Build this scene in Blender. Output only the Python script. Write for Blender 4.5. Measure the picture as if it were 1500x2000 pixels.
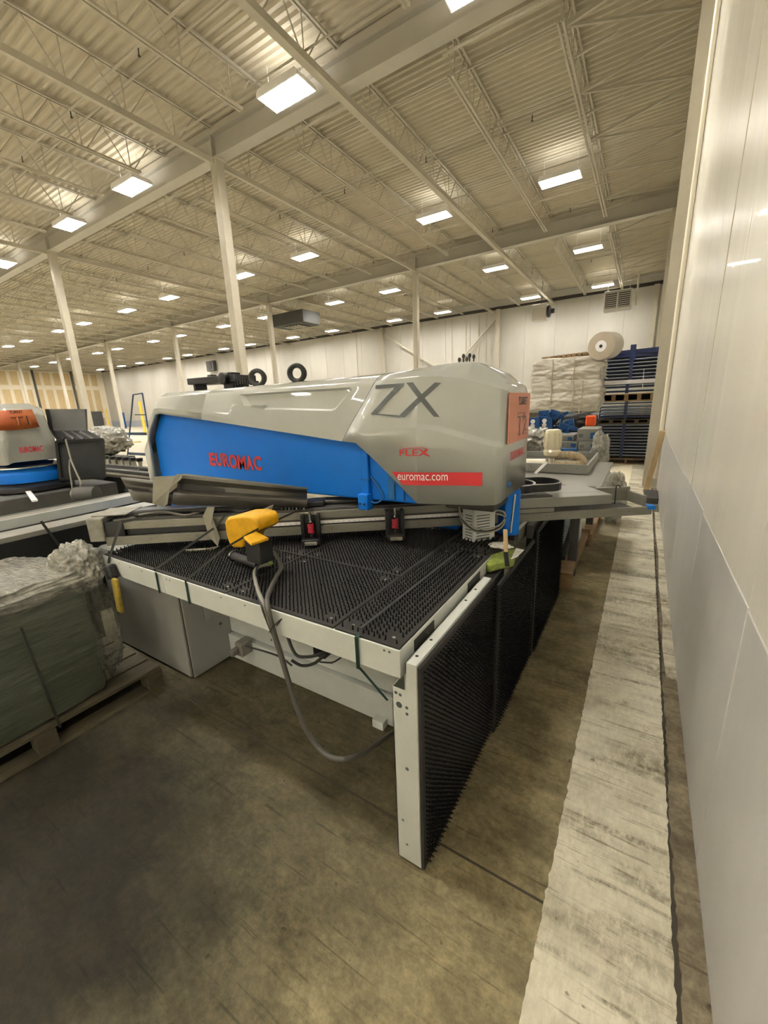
import bpy, bmesh, math, random
from mathutils import Vector, Matrix
S = bpy.context.scene
for o in list(bpy.data.objects): bpy.data.objects.remove(o)
COL = S.collection
rnd = random.Random(7)
# ---------------------------------------------------------------- camera, world, exposure
F, YAW, PIT, ROL = 791.09, .56811, .25689, -.040643
CAMZ = 1.7
fw = Vector((-math.sin(YAW)*math.cos(PIT), math.cos(YAW)*math.cos(PIT), -math.sin(PIT)))
rt = Vector((math.cos(YAW), math.sin(YAW), 0)); up = rt.cross(fw)
rt, up = math.cos(ROL)*rt+math.sin(ROL)*up, -math.sin(ROL)*rt+math.cos(ROL)*up
cd = bpy.data.cameras.new('camera'); cam = bpy.data.objects.new('camera', cd); COL.objects.link(cam)
m = Matrix((rt, up, -fw)).transposed().to_4x4(); m.translation = (0, 0, CAMZ); cam.matrix_world = m
cd.sensor_fit = 'VERTICAL'; cd.sensor_height = 36; cd.lens = F/2000*36; cd.clip_start = .02; cd.clip_end = 300
S.camera = cam
S.view_settings.view_transform = 'Standard'; S.view_settings.look = 'None'
S.view_settings.gamma = 1; S.view_settings.use_curve_mapping = False
S.view_settings.exposure = 2.05
W = bpy.data.worlds.new('world'); S.world = W; W.use_nodes = True
W.node_tree.nodes['Background'].inputs[0].default_value = (.9, .86, .78, 1)
W.node_tree.nodes['Background'].inputs[1].default_value = .25
LAMP_W = 175          # watts of one ceiling fixture
LAMP_C = (1, .97, .92)
UP_F = .02            # share of light added above each fixture to brighten the roof
C0 = Vector((0, 0, CAMZ))
def ray(x, y): return fw*F+rt*(x-750)-up*(y-1000)
def AZ(x, y, z): d = ray(x, y); return C0+d*((z-CAMZ)/d.z)      # point of the photograph lying at height z
def AX(x, y, X): d = ray(x, y); return C0+d*(X/d.x)
def AY(x, y, Y): d = ray(x, y); return C0+d*(Y/d.y)
def AD(x, y, D): return C0+ray(x, y)*(D/F)                      # ... at depth D
# ---------------------------------------------------------------- materials
def mat(name, col, rough=.5, metal=0, n=0.0, ns=8, col2=None, bump=0, bs=40, coat=0, emit=None, es=0, alpha=1, stretch=None, spec=None, tr=0):
    M = bpy.data.materials.new(name); M.use_nodes = True; nt = M.node_tree; b = nt.nodes['Principled BSDF']
    b.inputs['Base Color'].default_value = (*col, 1); b.inputs['Roughness'].default_value = rough; b.inputs['Metallic'].default_value = metal
    b.inputs['Coat Weight'].default_value = coat; b.inputs['Alpha'].default_value = alpha
    if spec is not None: b.inputs['Specular IOR Level'].default_value = spec
    if tr: b.inputs['Transmission Weight'].default_value = tr
    if emit: b.inputs['Emission Color'].default_value = (*emit, 1); b.inputs['Emission Strength'].default_value = es
    if n or bump:
        tc = nt.nodes.new('ShaderNodeTexCoord'); mp = nt.nodes.new('ShaderNodeMapping'); nt.links.new(tc.outputs['Object'], mp.inputs[0])
        if stretch: mp.inputs['Scale'].default_value = stretch
    if n:
        t = nt.nodes.new('ShaderNodeTexNoise'); t.inputs['Scale'].default_value = ns; t.inputs['Detail'].default_value = 6; t.inputs['Roughness'].default_value = .65
        nt.links.new(mp.outputs[0], t.inputs['Vector'])
        r = nt.nodes.new('ShaderNodeValToRGB'); r.color_ramp.elements[0].position = .35; r.color_ramp.elements[1].position = .65
        c2 = col2 or tuple(c*(1-n) for c in col)
        r.color_ramp.elements[0].color = (*c2, 1); r.color_ramp.elements[1].color = (*col, 1)
        nt.links.new(t.outputs['Fac'], r.inputs[0]); nt.links.new(r.outputs[0], b.inputs['Base Color'])
    if bump:
        t2 = nt.nodes.new('ShaderNodeTexNoise'); t2.inputs['Scale'].default_value = bs; t2.inputs['Detail'].default_value = 4
        nt.links.new(mp.outputs[0], t2.inputs['Vector'])
        bp = nt.nodes.new('ShaderNodeBump'); bp.inputs['Strength'].default_value = bump; bp.inputs['Distance'].default_value = .02
        nt.links.new(t2.outputs['Fac'], bp.inputs['Height']); nt.links.new(bp.outputs[0], b.inputs['Normal'])
    return M
def floor_mat(name, c1, c2, c3, stain, ns=1.6, pale=None, bands=0):
    M = bpy.data.materials.new(name); M.use_nodes = True; nt = M.node_tree; b = nt.nodes['Principled BSDF']; N = nt.nodes.new; Lk = nt.links.new
    tc = N('ShaderNodeTexCoord')
    def noise(sc, det=8, ro=.65, st=(1, 1, 1), rot=0):
        mp = N('ShaderNodeMapping'); mp.inputs['Scale'].default_value = st; mp.inputs['Rotation'].default_value = (0, 0, rot); Lk(tc.outputs['Object'], mp.inputs[0])
        t = N('ShaderNodeTexNoise'); t.inputs['Scale'].default_value = sc; t.inputs['Detail'].default_value = det; t.inputs['Roughness'].default_value = ro
        Lk(mp.outputs[0], t.inputs['Vector']); return t.outputs['Fac']
    def ramp(s, a, bb, ca, cb):
        r = N('ShaderNodeValToRGB'); r.color_ramp.elements[0].position = a; r.color_ramp.elements[1].position = bb
        r.color_ramp.elements[0].color = (*ca, 1); r.color_ramp.elements[1].color = (*cb, 1); Lk(s, r.inputs[0]); return r.outputs[0]
    def mix(f, a, bb, mode='MIX'):
        x = N('ShaderNodeMix'); x.data_type = 'RGBA'; x.blend_type = mode
        for s, i in ((f, 0), (a, 6), (bb, 7)):
            if isinstance(s, (float, tuple)): x.inputs[i].default_value = s
            else: Lk(s, x.inputs[i])
        return x.outputs[2]
    base = ramp(noise(ns), .38, .62, c2, c1)
    fine = ramp(noise(34, 9, .8), .38, .62, (.70, .70, .69), (1.16, 1.16, 1.14)); mid_ = ramp(noise(5, 9, .75, (.8, 1.5, 1), .5), .40, .60, (.66, .65, .62), (1.14, 1.13, 1.10)); fine = mix(1.0, fine, mid_, 'MULTIPLY') if not bands else ramp(noise(22, 9, .8, (2.2, .9, 1)), .3, .7, (.80, .79, .77), (1.12, 1.12, 1.10))
    base = mix(1.0, base, fine, 'MULTIPLY')
    st = ramp(noise(2.7, 9, .72), .56, .70, (1, 1, 1), stain)
    base = mix(1.0, base, st, 'MULTIPLY')
    sc = ramp(noise(5, 5, .6, (.35, 9, 1), .12), .61, .69, (1, 1, 1), (.52, .5, .47))
    base = mix(1.0, base, sc, 'MULTIPLY')
    sc2 = ramp(noise(7, 5, .6, (.4, 7, 1), 1.05), .62, .69, (1, 1, 1), (.56, .54, .5)); sp_ = ramp(noise(17, 3, .5), .70, .74, (1, 1, 1), (.45, .42, .38)); sc2 = mix(1.0, sc2, sp_, 'MULTIPLY')
    base = mix(1.0, base, sc2, 'MULTIPLY')
    if bands:     # dirty drag marks that run across the strip
        for sc_, lo, hi, c_ in ((1.1, .50, .60, (.50, .48, .44)), (3.2, .57, .64, (.50, .48, .44)), (9, .60, .66, (.62, .60, .56))):
            bd = ramp(noise(sc_, 4, .6, (.35, 3.2, 1), .13), lo, hi, (0, 0, 0), (1, 1, 1)); br = ramp(noise(14, 9, .85, (2, 1, 1)), .38, .56, (0, 0, 0), (1, 1, 1)); bd = mix(1.0, bd, br, 'MULTIPLY')
            dk = mix(1.0, base, (*c_, 1), 'MULTIPLY'); base = mix(bd, base, dk)
    if pale:      # the slab is worn and dirty round the machines, cleaner farther off; soft shade by the left pallet is painted in
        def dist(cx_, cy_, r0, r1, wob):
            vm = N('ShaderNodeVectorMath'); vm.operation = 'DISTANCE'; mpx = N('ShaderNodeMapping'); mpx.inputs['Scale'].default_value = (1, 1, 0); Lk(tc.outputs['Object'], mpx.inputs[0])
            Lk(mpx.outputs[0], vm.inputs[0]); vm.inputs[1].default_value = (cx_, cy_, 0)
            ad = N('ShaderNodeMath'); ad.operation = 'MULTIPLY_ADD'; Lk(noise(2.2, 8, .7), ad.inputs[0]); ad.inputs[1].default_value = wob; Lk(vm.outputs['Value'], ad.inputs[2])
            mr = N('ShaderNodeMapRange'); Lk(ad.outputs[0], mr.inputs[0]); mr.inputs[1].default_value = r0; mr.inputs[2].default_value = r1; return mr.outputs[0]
        base = mix(dist(-2.6, 1.5, 5, 9, 1.5), base, (*pale, 1))
        sx_ = N('ShaderNodeSeparateXYZ'); Lk(tc.outputs['Object'], sx_.inputs[0]); ma = N('ShaderNodeMath'); ma.operation = 'MULTIPLY_ADD'; Lk(noise(3, 6, .6), ma.inputs[0]); ma.inputs[1].default_value = .5; Lk(sx_.outputs[0], ma.inputs[2])
        mr2 = N('ShaderNodeMapRange'); Lk(ma.outputs[0], mr2.inputs[0]); mr2.inputs[1].default_value = -.75; mr2.inputs[2].default_value = -.1
        lt = mix(1.0, base, (2.3, 2.25, 2.15, 1), 'MULTIPLY'); base = mix(mr2.outputs[0], base, lt)      # light along the wall painted in as a brighter lane
        sf = dist(-2.0, -.05, 1.25, 2.0, 1.1); dk = mix(1.0, base, (.16, .145, .12, 1), 'MULTIPLY'); base = mix(sf, dk, base)  # soft shade on the near left floor, painted as darker concrete
    b.inputs['Specular IOR Level'].default_value = .25
    Lk(base, b.inputs['Base Color'])
    rr = N('ShaderNodeMapRange'); Lk(noise(3), rr.inputs[0]); rr.inputs[3].default_value = c3[0]; rr.inputs[4].default_value = c3[1]; Lk(rr.outputs[0], b.inputs['Roughness'])
    bp = N('ShaderNodeBump'); bp.inputs['Strength'].default_value = .25; bp.inputs['Distance'].default_value = .01; Lk(noise(35, 6, .7), bp.inputs['Height']); Lk(bp.outputs[0], b.inputs['Normal'])
    return M
MT = dict(
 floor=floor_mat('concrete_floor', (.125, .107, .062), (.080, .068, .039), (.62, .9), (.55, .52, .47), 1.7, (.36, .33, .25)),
 strip=floor_mat('pale_concrete', (.72, .67, .53), (.54, .50, .385), (.7, .95), (.42, .40, .37), 2.6, None, 1),
 curb=floor_mat('curb_concrete', (.24, .20, .135), (.14, .115, .075), (.7, .9), (.5, .47, .42), 4),
 joint=mat('joint_dark', (.05, .04, .025), .9),
 wallw=mat('wall_cream', (.80, .77, .67), .34, n=.1, ns=1.2, bump=.25, bs=3, stretch=(1, 2.5, .12), coat=.2),
 wallg=mat('wall_grey', (.56, .545, .51), .38, n=.12, ns=2, stretch=(1, 1, .4)),
 wallb=mat('back_wall', (.52, .50, .44), .5, n=.1, ns=.7, stretch=(1, 1, .3)),
 wallbg=mat('back_wainscot', (.33, .36, .41), .5),
 deck=mat('deck', (.53, .475, .36), .6, n=.06, ns=2),
 steel=mat('painted_steel', (.50, .46, .365), .5, n=.08, ns=3),
 web=mat('web_steel', (.50, .46, .37), .55),
 girder=mat('girder', (.46, .43, .36), .5, n=.06, ns=1),
 dark=mat('dark_gap', (.05, .045, .04), .8),
 sheet=mat('drywall_tan', (.62, .47, .25), .8, n=.15, ns=5), mud=mat('drywall_mud', (.74, .67, .52), .8),
 hous=mat('lamp_housing', (.8, .78, .74), .4), tube=mat('tube', (1, 1, 1), .5, emit=(1, .95, .87), es=8),
 grey=mat('machine_grey', (.355, .365, .335), .28, n=.06, ns=2, coat=1, bump=.35, bs=1.8),
 greyd=mat('cover_lip', (.2, .21, .22), .4),
 blue=mat('machine_blue', (.004, .155, .62), .45, spec=.25, n=.08, ns=1.5), blued=mat('machine_blue_dark', (.01, .1, .3), .4),
 red=mat('sticker_red', (.52, .006, .012), .35), redd=mat('logo_red', (.50, .015, .03), .4), white=mat('print_white', (.8, .78, .78), .4),
 dgrey=mat('print_grey', (.085, .095, .095), .4), blk=mat('black_paint', (.012, .012, .013), .4), blkr=mat('black_rubber', (.02, .02, .02), .6),
 sal=mat('cardboard_pink', (.55, .22, .15), .6, n=.05), orn=mat('cardboard_orange', (.40, .11, .02), .6, n=.3, ns=6, col2=(.33, .07, .015)),
 alu=mat('aluminium', (.25, .24, .20), .4, .35, n=.2, ns=9, stretch=(1, 1, 4)), alud=mat('beam_dark', (.07, .066, .058), .5, .2),
 capl=mat('end_cap', (.28, .265, .22), .6, n=.35, ns=14, bump=.3, bs=30),
 apron=mat('apron_paint', (.58, .60, .56), .38, n=.08, ns=6), cabm=mat('cabinet_paint', (.36, .36, .33), .35, n=.05, ns=2),
 mat_base=mat('brush_base', (.020, .018, .0145), .75, n=.35, ns=14), brist=mat('bristle', (.006, .006, .0055), .85, spec=.2),
 edge=mat('edge_dark', (.06, .058, .052), .6), chrome=mat('chrome', (.6, .6, .58), .2, 1), spring=mat('red_spring', (.5, .02, .05), .4),
 yel=mat('yellow_plastic', (.72, .38, .004), .42, n=.25, ns=16, bump=.15, bs=20), yeld=mat('yellow_sleeve', (.35, .25, .03), .7, n=.4, ns=30),
 cable=mat('grey_cable', (.07, .066, .055), .5), cablel=mat('pale_cable', (.22, .21, .17), .45), strap=mat('green_strap', (.006, .03, .022), .4), straps=mat('dark_strap', (.022, .024, .019), .5),
 paper=mat('masking_paper', (.32, .30, .24), .8, n=.2, ns=10, bump=.2, bs=15), trough=mat('trough_grey', (.15, .14, .12), .45, .3, n=.15, ns=8),
 mesh=mat('perforated', (.10, .09, .08), .6, .3),
 wood=mat('pallet_wood', (.33, .21, .10), .75, n=.4, ns=5, stretch=(1, 6, 6), bump=.2), woodd=mat('old_wood', (.11, .09, .055), .8, n=.4, ns=6, stretch=(6, 1, 6), bump=.2),
 woodl=mat('fresh_plank', (.62, .46, .25), .7, n=.25, ns=5, stretch=(6, 6, .6)),
 green=mat('green_load', (.015, .045, .02), .5, n=.3, ns=3, col2=(.035, .055, .03), stretch=(1, 1, 4)),
 film=mat('stretch_film', (.30, .295, .24), .14, n=.5, ns=5, alpha=.38, bump=1, bs=7, stretch=(1, 1, 7)), filmw=mat('film_bunched', (.52, .50, .42), .2, n=.4, ns=9, bump=1, bs=26, alpha=.6, stretch=(1, 3, 1)),
 foil=mat('foil_wrap', (.4, .39, .35), .2, .6, n=.5, ns=14, bump=1, bs=16), bale=mat('bale_white', (.55, .51, .43), .5, n=.15, ns=3, bump=.8, bs=5),
 rackb=mat('rack_blue', (.014, .028, .12), .45, n=.3, ns=5), rackw=mat('rack_edge', (.40, .46, .46), .4), bblue=mat('bracket_blue', (.01, .08, .26), .35, n=.2, ns=6),
 guard=mat('guard_black', (.014, .014, .013), .7, spec=.2, n=.2, ns=4), guardg=mat('guard_grey', (.085, .083, .076), .65, spec=.3, n=.2, ns=4),
 lime=mat('lime_sponge', (.25, .32, .06), .8, n=.4, ns=25), foilp=mat('white_foil', (.75, .75, .72), .25, bump=1, bs=30), hose=mat('flex_hose', (.42, .34, .22), .6), amber=mat('amber_bowl', (.62, .55, .38), .15, coat=.5),
 vac=mat('cream_tube', (.78, .72, .58), .35), orange_tarp=mat('orange_tarp', (.6, .30, .05), .6, n=.5, ns=12), orange=mat('orange_red', (.8, .09, .01), .5), ylb=mat('ladder_blue', (.03, .06, .12), .5), safety=mat('safety_yellow', (.75, .5, .05), .5),
 tang=mat('film_core', (.45, .38, .29), .5), table=mat('sheet_metal', (.26, .255, .225), .35, .3, n=.12, ns=4), pots=mat('pot', (.4, .38, .3), .5))
MT['tube'].cycles.emission_sampling = 'NONE'
# ---------------------------------------------------------------- mesh helpers
class B:
    def __init__(s): s.v = []; s.f = []
    def add(s, v, f):
        k = len(s.v); s.v += [tuple(p) for p in v]; s.f += [tuple(i+k for i in q) for q in f]; return s
    def box(s, x0, x1, y0, y1, z0, z1):
        return s.add([(x, y, z) for z in (z0, z1) for y in (y0, y1) for x in (x0, x1)], [(0, 2, 3, 1), (4, 5, 7, 6), (0, 1, 5, 4), (2, 6, 7, 3), (0, 4, 6, 2), (1, 3, 7, 5)])
    def ob(s, o, a, b, c):        # parallelepiped from corner o along a, b, c
        o, a, b, c = map(Vector, (o, a, b, c))
        return s.add([o+a*i+b*j+c*k for k in (0, 1) for j in (0, 1) for i in (0, 1)], [(0, 2, 3, 1), (4, 5, 7, 6), (0, 1, 5, 4), (2, 6, 7, 3), (0, 4, 6, 2), (1, 3, 7, 5)])
    def bar(s, p, q, w, h=None, upv=(0, 0, 1)):
        p, q = Vector(p), Vector(q); d = (q-p).normalized(); h = h or w
        a = d.cross(Vector(upv)); a = a.normalized() if a.length > 1e-3 else Vector((1, 0, 0)); c = a.cross(d)
        return s.ob(p-a*w/2-c*h/2, q-p, a*w, c*h)
    def tube(s, pts, r, n=10, caps=True, r2=None):
        pts = [Vector(p) for p in pts]; k = len(pts); v = []; ref = None
        for i, p in enumerate(pts):
            d = (pts[min(i+1, k-1)]-pts[max(i-1, 0)]).normalized()
            if ref is None: ref = d.orthogonal().normalized()
            ref = (ref-d*ref.dot(d)).normalized(); b2 = d.cross(ref)
            rr = (r[i] if isinstance(r, (list, tuple)) else r)
            v += [p+(ref*math.cos(2*math.pi*j/n)+b2*math.sin(2*math.pi*j/n))*rr for j in range(n)]
        f = [(i*n+j, i*n+(j+1) % n, (i+1)*n+(j+1) % n, (i+1)*n+j) for i in range(k-1) for j in range(n)]
        if caps: f += [tuple(range(n))[::-1], tuple((k-1)*n+j for j in range(n))]
        return s.add(v, f)
    def prism(s, poly, d):        # planar polygon (3-D points) extruded by d
        n = len(poly); poly = [Vector(p) for p in poly]; d = Vector(d)
        return s.add(poly+[p+d for p in poly], [tuple(range(n))[::-1], tuple(range(n, 2*n))]+[(i, (i+1) % n, n+(i+1) % n, n+i) for i in range(n)])
    def xz(s, poly, y0, y1): return s.prism([(x, y0, z) for x, z in poly], (0, y1-y0, 0))
    def xy(s, poly, z0, z1): return s.prism([(x, y, z0) for x, y in poly], (0, 0, z1-z0))
    def lathe(s, c, ax, prof, n=20):
        c, ax = Vector(c), Vector(ax).normalized(); a = ax.orthogonal().normalized(); b2 = ax.cross(a); v = []
        for r, h in prof: v += [c+ax*h+(a*math.cos(2*math.pi*j/n)+b2*math.sin(2*math.pi*j/n))*max(r, 1e-4) for j in range(n)]
        k = len(prof)
        return s.add(v, [(i*n+j, i*n+(j+1) % n, (i+1)*n+(j+1) % n, (i+1)*n+j) for i in range(k-1) for j in range(n)]+[tuple(range(n))[::-1], tuple((k-1)*n+j for j in range(n))])
    def mesh(s, name, m, smooth=False):
        me = bpy.data.meshes.new(name); me.from_pydata(s.v, [], s.f); me.materials.append(MT[m] if isinstance(m, str) else m)
        bm = bmesh.new(); bm.from_mesh(me); bmesh.ops.recalc_face_normals(bm, faces=bm.faces); bm.to_mesh(me); bm.free()
        if smooth:
            for p in me.polygons: p.use_smooth = True
            me.set_sharp_from_angle(angle=math.radians(38))
        me.update(); return me
    def build(s, name, m, parent=None, smooth=False, bevel=0, label=None, kind=None, seg=2):
        o = bpy.data.objects.new(name, s.mesh(name, m, smooth)); return link(o, parent, bevel, label, kind, seg)
def link(o, parent=None, bevel=0, label=None, kind=None, seg=2):
    COL.objects.link(o)
    if parent: o.parent = parent; o.matrix_parent_inverse = Matrix.Translation(-parent.location)
    if bevel:
        b = o.modifiers.new('bevel', 'BEVEL'); b.width = bevel; b.segments = seg; b.limit_method = 'ANGLE'; b.angle_limit = math.radians(30)
        for p in o.data.polygons: p.use_smooth = True
        o.data.set_sharp_from_angle(angle=math.radians(50))
    if label: o['label'] = label
    if kind: o['kind'] = kind
    return o
def tag(o, label, cat, group=None, kind=None):
    o['label'] = label; o['category'] = cat
    if group: o['group'] = group
    if kind: o['kind'] = kind
    return o
def thing(name, label, cat, loc=(0, 0, 0), group=None):
    o = bpy.data.objects.new(name, None); o.empty_display_size = .1; COL.objects.link(o); o.location = loc
    return tag(o, label, cat, group)
def structure(name, loc=(0, 0, 0)):
    o = bpy.data.objects.new(name, None); COL.objects.link(o); o.location = loc; o['kind'] = 'structure'; return o
def dup(root, d, label=None, group=None):
    r = root.copy(); COL.objects.link(r); r.location = root.location+Vector(d)
    if label: r['label'] = label
    if group: r['group'] = group
    for ch in root.children:
        c = ch.copy(); COL.objects.link(c); c.parent = r
        for g in ch.children:
            e = g.copy(); COL.objects.link(e); e.parent = c
    return r
def inst(name, mesh, parent, loc):
    o = bpy.data.objects.new(name, mesh); COL.objects.link(o); o.parent = parent; o.location = loc; return o
def text(name, s, place, size, m, parent, depth=.001, shear=0, sx=1, spacing=1, label=None, bold=0, outline=0):
    c = bpy.data.curves.new(name, 'FONT'); c.body = s; c.size = 1; c.extrude = 0; c.fill_mode = 'FRONT'; c.shear = shear; c.space_character = spacing; c.offset = bold
    c.resolution_u = 3
    if outline: c.fill_mode = 'NONE'; c.bevel_depth = outline; c.extrude = 0; c.bevel_resolution = 1
    t = bpy.data.objects.new(name, c); COL.objects.link(t); bpy.context.view_layer.update()
    me = bpy.data.meshes.new_from_object(t.evaluated_get(bpy.context.evaluated_depsgraph_get())); bpy.data.objects.remove(t); bpy.data.curves.remove(c)
    xs = [v.co.x for v in me.vertices]; x0 = min(xs); w = max(xs)-x0; ys = [v.co.y for v in me.vertices]; y0 = min(ys); h = max(ys)-y0
    for v in me.vertices: v.co = place((v.co.x-x0)/w, (v.co.y-y0)/h, v.co.z*size)   # fitted into a unit box
    me.materials.clear(); me.materials.append(MT[m]); me.name = name
    return link(bpy.data.objects.new(name, me), parent, label=label)
def lerp(a, b, t): return a+(b-a)*t
def smoothpath(pts, k=6):
    P = [Vector(p) for p in pts]; P = [P[0]]+P+[P[-1]]; out = []
    for i in range(1, len(P)-2):
        for j in range(k):
            t = j/k; a, b, c, d = P[i-1], P[i], P[i+1], P[i+2]
            out.append(.5*((2*b)+(c-a)*t+(2*a-5*b+4*c-d)*t*t+(3*b-a-3*c+d)*t**3))
    return out+[P[-2]]
def blob(c, r, m, name, parent=None, seed=1, amp=.18, sub=4, flat=0, label=None, kind=None):
    from mathutils import noise
    bm = bmesh.new(); bmesh.ops.create_icosphere(bm, subdivisions=sub, radius=1); c = Vector(c)
    for v in bm.verts:
        p = v.co.copy(); q = p.copy()
        if flat:                                     # boxy body: pushed from the sphere towards the cube
            e = .55 if flat == 1 else flat; mx = max(abs(t) for t in p); q = (p/mx).lerp(p, e)
        k = 1+amp*noise.noise(p*2.2+Vector((seed*3.1, 0, 0)))+amp*.5*noise.noise(p*6+Vector((0, seed*2.3, 0)))+amp*.25*noise.noise(p*14)
        v.co = Vector((q.x*r[0], q.y*r[1], q.z*r[2]))*k+c
    me = bpy.data.meshes.new(name); bm.to_mesh(me); bm.free(); me.materials.append(MT[m])
    for p in me.polygons: p.use_smooth = True
    return link(bpy.data.objects.new(name, me), parent, label=label, kind=kind)
# ================================================================ THE SETTING
WX, BY, LX = .335, 34.5, -75.0
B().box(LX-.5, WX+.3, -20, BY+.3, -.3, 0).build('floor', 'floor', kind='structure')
fj = structure('trim_1')       # saw-cut joints in the slab
for y in (1.125, 7.3, 13.5): B().box(-24, -.124, y-.0045, y+.0045, -.004, .0008).build('floor_joint', 'joint', fj)
for x in (-6.2, -12.3): B().box(x-.005, x+.005, -6, BY, -.004, .0012).build('floor_joint', 'joint', fj)
# pale strip along the wall: slabs with slightly ragged edges
st = structure('trim_2')
ys = [-1, .55, 1.02, 1.9, 2.3, 3.1, 3.5, 4.2, 4.7, 5.6, 6.8, 8.5, 11, 16, 24, BY]
for a, b in zip(ys, ys[1:]):
    n = max(3, int((b-a)*50)) if b < 9 else 3
    L = [(-.123+rnd.gauss(0, .0018)+(.008*rnd.random() if rnd.random() < .06 else 0), lerp(a, b, i/n)) for i in range(n+1)]
    R = [(.250+rnd.gauss(0, .002), lerp(b, a, i/n)) for i in range(n+1)]
    B().xy(L+R, -.01, .004).build('floor_slab', 'strip', st)
n = 400
B().xy([(.261+rnd.gauss(0, .0025)+.003*math.sin(i*.13), lerp(-1, 7, i/n)) for i in range(n+1)]+[(.262, BY), (WX, BY), (WX, -1)], -.01, .012).build('trim_3', 'curb', kind='structure')
B().box(.24, .27, -1, BY, -.004, .0015).build('trim_4', 'joint', kind='structure')
# right wall: insulated panels, grey painted wainscot below
wr = structure('wall_right')
ysm = [-8, -6.7, -5.4, -4.1, -2.8, -1.5, -.3, .55, 1.55, 2.81, 4.13, 5.7, 7.2, 8.9]
while ysm[-1] < BY: ysm.append(ysm[-1]+1.5)
for ia, (y, yn) in enumerate(zip(ysm, ysm[1:])):
    w = yn-y; a, b = y+.0025, y+w-.0025; hh = 1.05+(.014 if ia % 3 == 0 else -.008 if ia % 3 == 1 else 0)
    B().box(WX, WX+.1, a, b, hh, 9.35).build('wall_panel', 'wallw', wr, bevel=.004)
    B().box(WX-.0015, WX+.1, a, b, .0, hh-.001).build('wainscot_panel', 'wallg', wr, bevel=.004)
B().box(WX+.02, WX+.3, -20, BY+.3, 0, 9.5).build('backing', 'wallg', wr)
for yy in (3.52, 9.19): B().box(WX-.004, WX+.01, yy, yy+.007, 1.06, 9.3).build('seam_strip', 'web', wr)
# back wall
wb = structure('wall_back')
B().box(LX, WX, BY+.05, BY+.3, 0, 9.4).build('backing', 'wallbg', wb)
x = WX
while x > LX:
    B().box(x-2.19, x-.012, BY, BY+.08, .95, 8.62).build('wall_panel', 'wallb', wb)
    B().box(x-2.19, x-.012, BY-.002, BY+.08, 0, .94).build('wainscot_panel', 'wallbg', wb)
    x -= 2.2
B().box(LX, WX, BY-.05, BY+.02, 8.62, 8.84).build('roof_gap', 'dark', wb)
B().box(LX, WX, BY-.02, BY+.02, 8.84, 9.3).build('wall_panel', 'wallb', wb)
# far-left partition of taped drywall
wl = structure('wall_left')
B().box(LX-.3, LX, -6, BY, 0, 9.4).build('backing', 'mud', wl)
sm = B().box(LX, LX+.012, 0, .85, 0, 1).mesh('drywall_sheet', 'sheet')
y = 33.6
while y > -2:
    for z0, z1 in ((.2, 1.6), (2.3, 5.9), (6.5, 8.3)):
        o = inst('drywall_sheet', sm, wl, (0, y-.85, z0)); o.scale = (1, 1, z1-z0)
    y -= 1.25
for yy in (30.0, 25.2, 20.4, 15.6): B().box(LX, LX+.25, yy, yy+.22, 0, 8.6).build('wall_stud', 'guardg', wl)
B().box(LX+.26, LX+.32, 31.4, 33.2, 0, 2.6).build('door_1', 'guardg', kind='structure')
# closing wall behind the camera
B().box(LX, WX+.3, -20.3, -20, 0, 9.5).build('wall_rear', 'wallb', kind='structure')
B().box(LX-.5, LX-.2, -20, -6, 0, 9.5).build('trim_5', 'wallb', kind='structure')
# ceiling: ribbed deck, joists, girders
ce = structure('ceiling', (0, 0, 9.3))
v = []; f = []; y = -20.0; p = .19; i = 0
prof = []
while y < BY+.1:
    prof += [(y, 9.39), (y+.07, 9.39), (y+.10, 9.33), (y+.16, 9.33)]; y += p
for yy, z in prof: v += [(LX-.5, yy, z), (WX+.3, yy, z)]
for i in range(len(prof)-1): f.append((2*i, 2*i+1, 2*i+3, 2*i+2))
B().add(v, f).build('roof_deck', 'deck', ce)
B().box(LX-.5, WX+.3, -20, BY+.3, 9.4, 9.6).build('roof_slab', 'deck', ce)
GY = [9.1, 21.15]
def joist(name, y0, y1, heavy=0):
    b = B(); L = y1-y0; zt, zb = 9.29, 8.52; e0 = .12 if heavy else .95; w = .055
    for s in (-.045, .045): b.box(s-.02, s+.02, y0+.06, y1-.06, zt-.045, zt)
    hw = [.022, .05, .085][heavy]
    if heavy: b.box(-hw, hw, y0, y1, zb-.14, zb)
    else:
        for s in (-.045, .045): b.box(s-hw, s+hw, y0+e0, y1-e0, zb-.05, zb)
    n = int(round((L-1.2)/1.15)); ys = [y0+.6+(L-1.2)*i/n for i in range(n+1)]
    for i in range(n):
        a, c = ys[i], ys[i+1]; m_ = (a+c)/2
        b.bar((0, a, zt-.05), (0, m_-.1, zb), .022); b.bar((0, m_+.1, zb), (0, c, zt-.05), .022); b.bar((0, m_, zb), (0, m_, zt-.05), .018)
    return b.mesh(name, 'steel')
SP = [(-3.0, 9.1), (9.1, 21.15), (21.15, BY-.1)]
jm = [joist('roof_joist', a, b) for a, b in SP]; jh = [[joist('roof_joist', a, b, h_) for a, b in SP] for h_ in (1, 2)]
k = 0; x = -2.08
while x > LX:
    kk = int(round((x+2.08)/-2.206)); heavy = 1 if kk % 5 == 4 else 2 if kk == 2 else 0
    for i in range(3):
        if i == 0 and x < -24: continue
        inst('roof_joist', jh[heavy-1][i] if heavy else jm[i], ce, (x, 0, -9.3))
    x -= 2.206
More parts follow.
